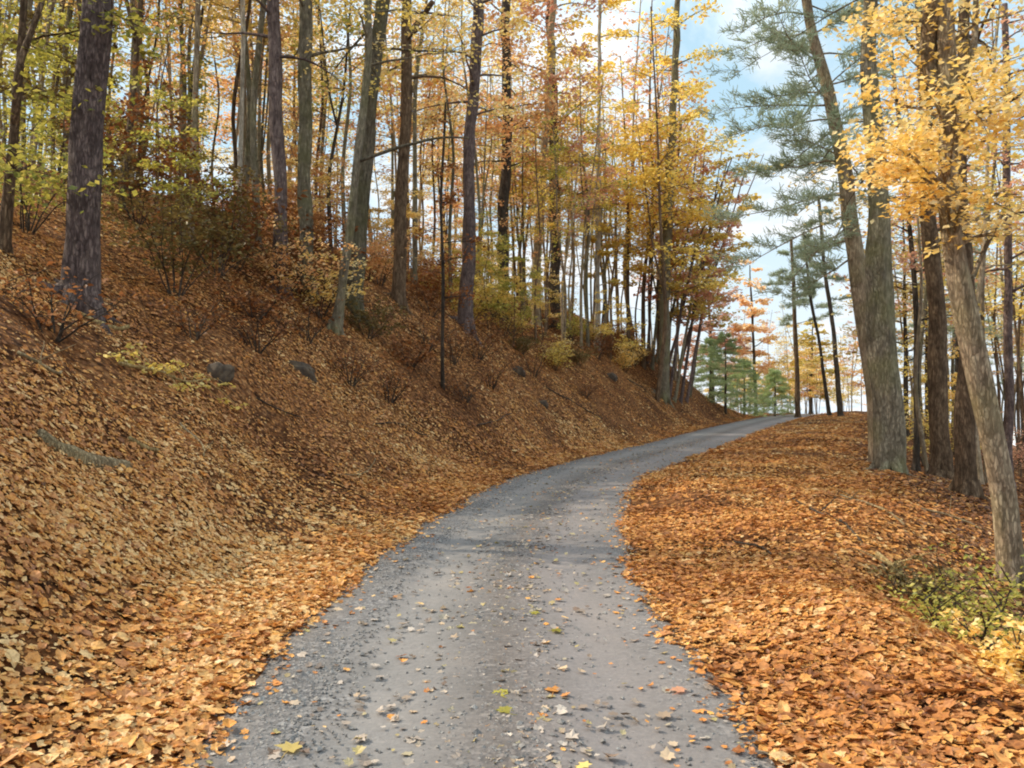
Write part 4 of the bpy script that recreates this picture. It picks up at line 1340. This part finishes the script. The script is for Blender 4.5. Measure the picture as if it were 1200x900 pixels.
def log(p1, p2, w, bark, name, label, seed, lift=.05, knots=2, bend=.05, twigs=0):
    g = np.random.default_rng(seed)
    A, B = at(*p1), at(*p2)
    n = 14
    t = np.linspace(0, 1, n)
    xs, ys = A[0] + (B[0] - A[0]) * t, A[1] + (B[1] - A[1]) * t
    side = bend * np.sin(t * math.pi) + .05 * bend * g.normal(size=n)
    xs, ys = xs + side, ys + side * .4
    zs = H(xs, ys)
    for _ in range(3):
        zs[1:-1] = (zs[:-2] + zs[1:-1] * 2 + zs[2:]) / 4
    P = np.stack([xs, ys, zs + lift], 1)
    c = P.mean(0)
    root = tag(empty(name, c), label, 'log' if 'log' in name else 'branch')
    mb = MB()
    mb.tube(P - c, np.linspace(w, w * .7, n) * (1 + .05 * g.normal(size=n)), 11, rough=.12, seed=seed)
    mb.build('stem', M[bark], root)
    for k in range(knots + twigs):
        i = int(g.integers(2, n - 2))
        a = g.uniform(0, 6.28)
        ln = w * 3 if k < knots else g.uniform(.25, .6)
        tb = MB()
        tb.tube(limb_path(g, P[i] - c, (math.cos(a), math.sin(a), g.uniform(.3, .8)), ln, 5), np.linspace(w * .4, w * .14, 5), 6)
        tb.build('twig', M[bark], root)


log((42, 510), (150, 545), .12, 'wood_grey', 'fallen_log', 'grey-tan half buried log on the lower left bank', 322, -.06, 0, .02)


STICKS = [((300, 470), (352, 492), .016, 'thin grey stick lying on the bank under the broad dark rock'), ((210, 500), (238, 540), .014, 'thin grey stick pointing down the lower left bank'),
          ((440, 500), (500, 512), .018, 'thin grey stick low on the middle of the bank'), ((20, 420), (70, 440), .02, 'grey stick on the bank at the left edge'),
          ((560, 500), (600, 486), .018, 'thin grey stick below the dark rock in the middle of the bank'), ((395, 560), (440, 540), .012, 'small stick on the flat leaves near the left road edge'),
          ((860, 640), (905, 655), .014, 'small stick on the bright leaves of the right verge'), ((1080, 600), (1150, 625), .02, 'grey stick on the slope between the trunks on the right')]
for i, (a_, b_, w_, lb) in enumerate(STICKS):
    log(a_, b_, w_, 'wood_grey' if i % 2 else 'bark_dark', 'fallen_stick', lb, 340 + i, .05, 0, .12, 2)


def leafy_branch(px, py, px2, py2, label, seed):
    g = np.random.default_rng(seed)
    A, B = at(px, py), at(px2, py2)
    root = tag(empty('fallen_branch', A), label, 'branch')
    st, fo = MB(), MB()
    n = 10
    P = np.stack([np.linspace(A[i], B[i], n) for i in range(3)], 1)
    P[:, 2] = H(P[:, 0], P[:, 1]) + .1
    st.tube(P - A, np.linspace(.03, .008, n), 6)
    for k in range(1, n):
        for sd in (-1, 1):
            tip = P[k] + np.array([g.normal() * .25, sd * g.uniform(.1, .4), 0])
            tip[2] = H1(tip[0], tip[1]) + .12
            st.tube([P[k] - A, (P[k] + tip) / 2 - A + [0, 0, .03], tip - A], [.01, .007, .004], 4, cap=False)
            spray(fo, g, tip - A, .2, 16, .085, .2)
    st.build('stem', M['wood_pale'], root)
    fo.build('foliage', M['yellow'], root)


leafy_branch(140, 434, 250, 452, 'fallen branch with pale yellow leaves lying across the upper left bank', 321)
log((150, 517), (184, 531), .035, 'wood_pale', 'broken_branch', 'short pale broken stick right of the half buried log', 323, .03, 0)
log((92, 372), (150, 388), .05, 'wood_pale', 'broken_branch', 'pale broken branch lying at the foot of the stout trunk', 324, .05, 1)
log((1028, 655), (1075, 706), .03, 'wood_pale', 'fallen_branch', 'pale bent fallen branch lying on the right slope', 325, .05, 1, .12, 3)
log((985, 583), (1060, 618), .022, 'wood_grey', 'fallen_branch', 'thin grey fallen branch on the right slope below the massive trunk', 326, .04, 0, .1, 3)
log((930, 588), (1010, 640), .02, 'bark_dark', 'fallen_branch', 'thin dark fallen branch along the edge of the right verge', 327, .04, 0, .1, 3)
log((640, 455), (706, 492), .03, 'bark_dark', 'fallen_branch', 'dark fallen branch lying down the bank below its middle', 328, .06, 0, .1, 3)
log((735, 445), (770, 470), .04, 'bark_dark', 'fallen_branch', 'dark fallen branch below the rock near the bank end', 329, .06, 0, .1, 2)

# ------------------------------------------------------------------ single leaves one can point to on the road
def road_leaf(px, py, size, col, label, seed):
    g = np.random.default_rng(seed)
    r = ray(px, py)
    t = (CAM_H - .035) / -r[2]
    mb = MB()
    sv, sf = maple_blade(g)
    sv = sv * [1, 1, .4]
    mb.leaves(np.zeros((1, 3)), np.array([size]), np.array([[g.normal() * .06, g.normal() * .06, 1]]), np.array([g.uniform(.4, .7)]), (sv, sf), lrng=g)
    mb.tube(limb_path(g, (0, -size * .4, .005), (g.normal(), -1, .1), size * .6, 4), np.linspace(.003, .0015, 4), 4)
    o = mb.build('fallen_leaf', M[col])
    o.location = (r[0] * t, r[1] * t, .035)
    tag(o, label, 'leaf')


for i, a in enumerate([(341, 875, .17, 'gold', 'large golden fallen leaf near the bottom left of the road'), (587, 812, .13, 'olive', 'yellow-green fallen leaf on the road crown, upper of two close together'),
                       (592, 832, .14, 'olive', 'yellow-green fallen leaf on the road crown, lower of two close together'), (648, 808, .15, 'litter_warm', 'rust orange fallen leaf right of the yellow-green pair on the road'),
                       (683, 897, .12, 'gold', 'golden fallen leaf at the bottom edge in the middle of the road'), (626, 718, .12, 'olive', 'yellow-green fallen leaf farthest up the road crown'),
                       (652, 738, .13, 'olive', 'yellow-green fallen leaf below the farthest one on the crown'), (470, 730, .08, 'road_leaf', 'small pale leaf on the left wheel track, upper one'),
                       (476, 817, .08, 'road_leaf', 'small pale leaf on the left wheel track, lower one'), (795, 808, .14, 'salmon', 'pinkish fallen leaf near the right edge of the road'),
                       (778, 838, .12, 'road_leaf', 'curled grey leaf below the pinkish one near the right edge')]):
    road_leaf(*a, 400 + i)

# ------------------------------------------------------------------ light
SUN_EL, SUN_AZ = math.radians(39), math.radians(-70)      # azimuth from the view direction (+Y), negative = left
w = bpy.data.worlds.new('World')
bpy.context.scene.world = w
w.use_nodes = True
nt = w.node_tree
nt.nodes.clear()
out = nt.nodes.new('ShaderNodeOutputWorld')
bg = nt.nodes.new('ShaderNodeBackground')
sky = nt.nodes.new('ShaderNodeTexSky')
sky.sky_type = 'NISHITA'
sky.sun_disc = False
sky.sun_elevation = SUN_EL
sky.sun_rotation = SUN_AZ
sky.air_density, sky.dust_density, sky.ozone_density = 1.0, 1.6, 1.2
tc = nt.nodes.new('ShaderNodeTexCoord')
sp = nt.nodes.new('ShaderNodeSeparateXYZ')
nt.links.new(tc.outputs['Generated'], sp.inputs[0])
mz = node(nt, 'ShaderNodeMath', operation='MAXIMUM')
nt.links.new(sp.outputs['Z'], mz.inputs[0])
mz.inputs[1].default_value = 0.0
ad = node(nt, 'ShaderNodeMath', operation='ADD')
nt.links.new(mz.outputs[0], ad.inputs[0])
ad.inputs[1].default_value = .22
dv = node(nt, 'ShaderNodeVectorMath', operation='DIVIDE')
cb = nt.nodes.new('ShaderNodeCombineXYZ')
for i in range(3):
    nt.links.new(ad.outputs[0], cb.inputs[i])
nt.links.new(tc.outputs['Generated'], dv.inputs[0])
nt.links.new(cb.outputs[0], dv.inputs[1])
cn = node(nt, 'ShaderNodeTexNoise', Scale=1.9, Detail=9.0, Roughness=.58, Distortion=.3)
nt.links.new(dv.outputs[0], cn.inputs['Vector'])
cf = ramp(nt, cn.outputs['Fac'], [(.44, (0, 0, 0, 1)), (.64, (1, 1, 1, 1))])
hz = node(nt, 'ShaderNodeMapRange')
hz.inputs['From Min'].default_value, hz.inputs['From Max'].default_value = .0, .3
hz.inputs['To Min'].default_value, hz.inputs['To Max'].default_value = .75, 0
nt.links.new(mz.outputs[0], hz.inputs[0])
mxf = node(nt, 'ShaderNodeMath', operation='MAXIMUM')
nt.links.new(cf, mxf.inputs[0])
nt.links.new(hz.outputs[0], mxf.inputs[1])
base = mixc(nt, .75, sky.outputs[0], (4.4, 6.4, 7.5, 1))
lift = node(nt, 'ShaderNodeMapRange')          # cloud overhead, out of view, brightened to add fill light
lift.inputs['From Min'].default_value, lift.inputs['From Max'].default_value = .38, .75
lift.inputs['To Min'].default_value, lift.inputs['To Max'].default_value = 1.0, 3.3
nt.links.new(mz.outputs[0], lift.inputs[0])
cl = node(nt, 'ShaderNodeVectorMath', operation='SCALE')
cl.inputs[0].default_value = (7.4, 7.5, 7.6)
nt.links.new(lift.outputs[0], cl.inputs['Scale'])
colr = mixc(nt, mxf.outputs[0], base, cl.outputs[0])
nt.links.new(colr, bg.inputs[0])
bg.inputs[1].default_value = .15
nt.links.new(bg.outputs[0], out.inputs[0])

sl = bpy.data.lights.new('sun', 'SUN')
sl.energy = 5.0
sl.angle = math.radians(.6)
sl.color = (1.0, .88, .69)
so = bpy.data.objects.new('sun', sl)
C.objects.link(so)
dirv = Vector((math.sin(SUN_AZ) * math.cos(SUN_EL), math.cos(SUN_AZ) * math.cos(SUN_EL), math.sin(SUN_EL)))
so.rotation_euler = dirv.to_track_quat('Z', 'Y').to_euler()
so.location = dirv * 60

# ------------------------------------------------------------------ camera and render
cd = bpy.data.cameras.new('camera')
cd.sensor_width = 36
cd.lens = F / 1200 * 36
cd.clip_start, cd.clip_end = .1, 6000
co = bpy.data.objects.new('camera', cd)
C.objects.link(co)
co.location = (0, 0, CAM_H)
co.rotation_euler = (math.pi / 2 + PITCH, 0, 0)
sc = bpy.context.scene
sc.camera = co
sc.render.engine = 'CYCLES'
sc.view_settings.view_transform = 'Standard'
sc.view_settings.look = 'None'
sc.view_settings.exposure = 0
sc.cycles.use_denoising = True
sc.cycles.max_bounces = 8
sc.cycles.diffuse_bounces = 6
sc.cycles.transmission_bounces = 4
sc.cycles.sample_clamp_indirect = 6
sc.cycles.filter_width = 2.0
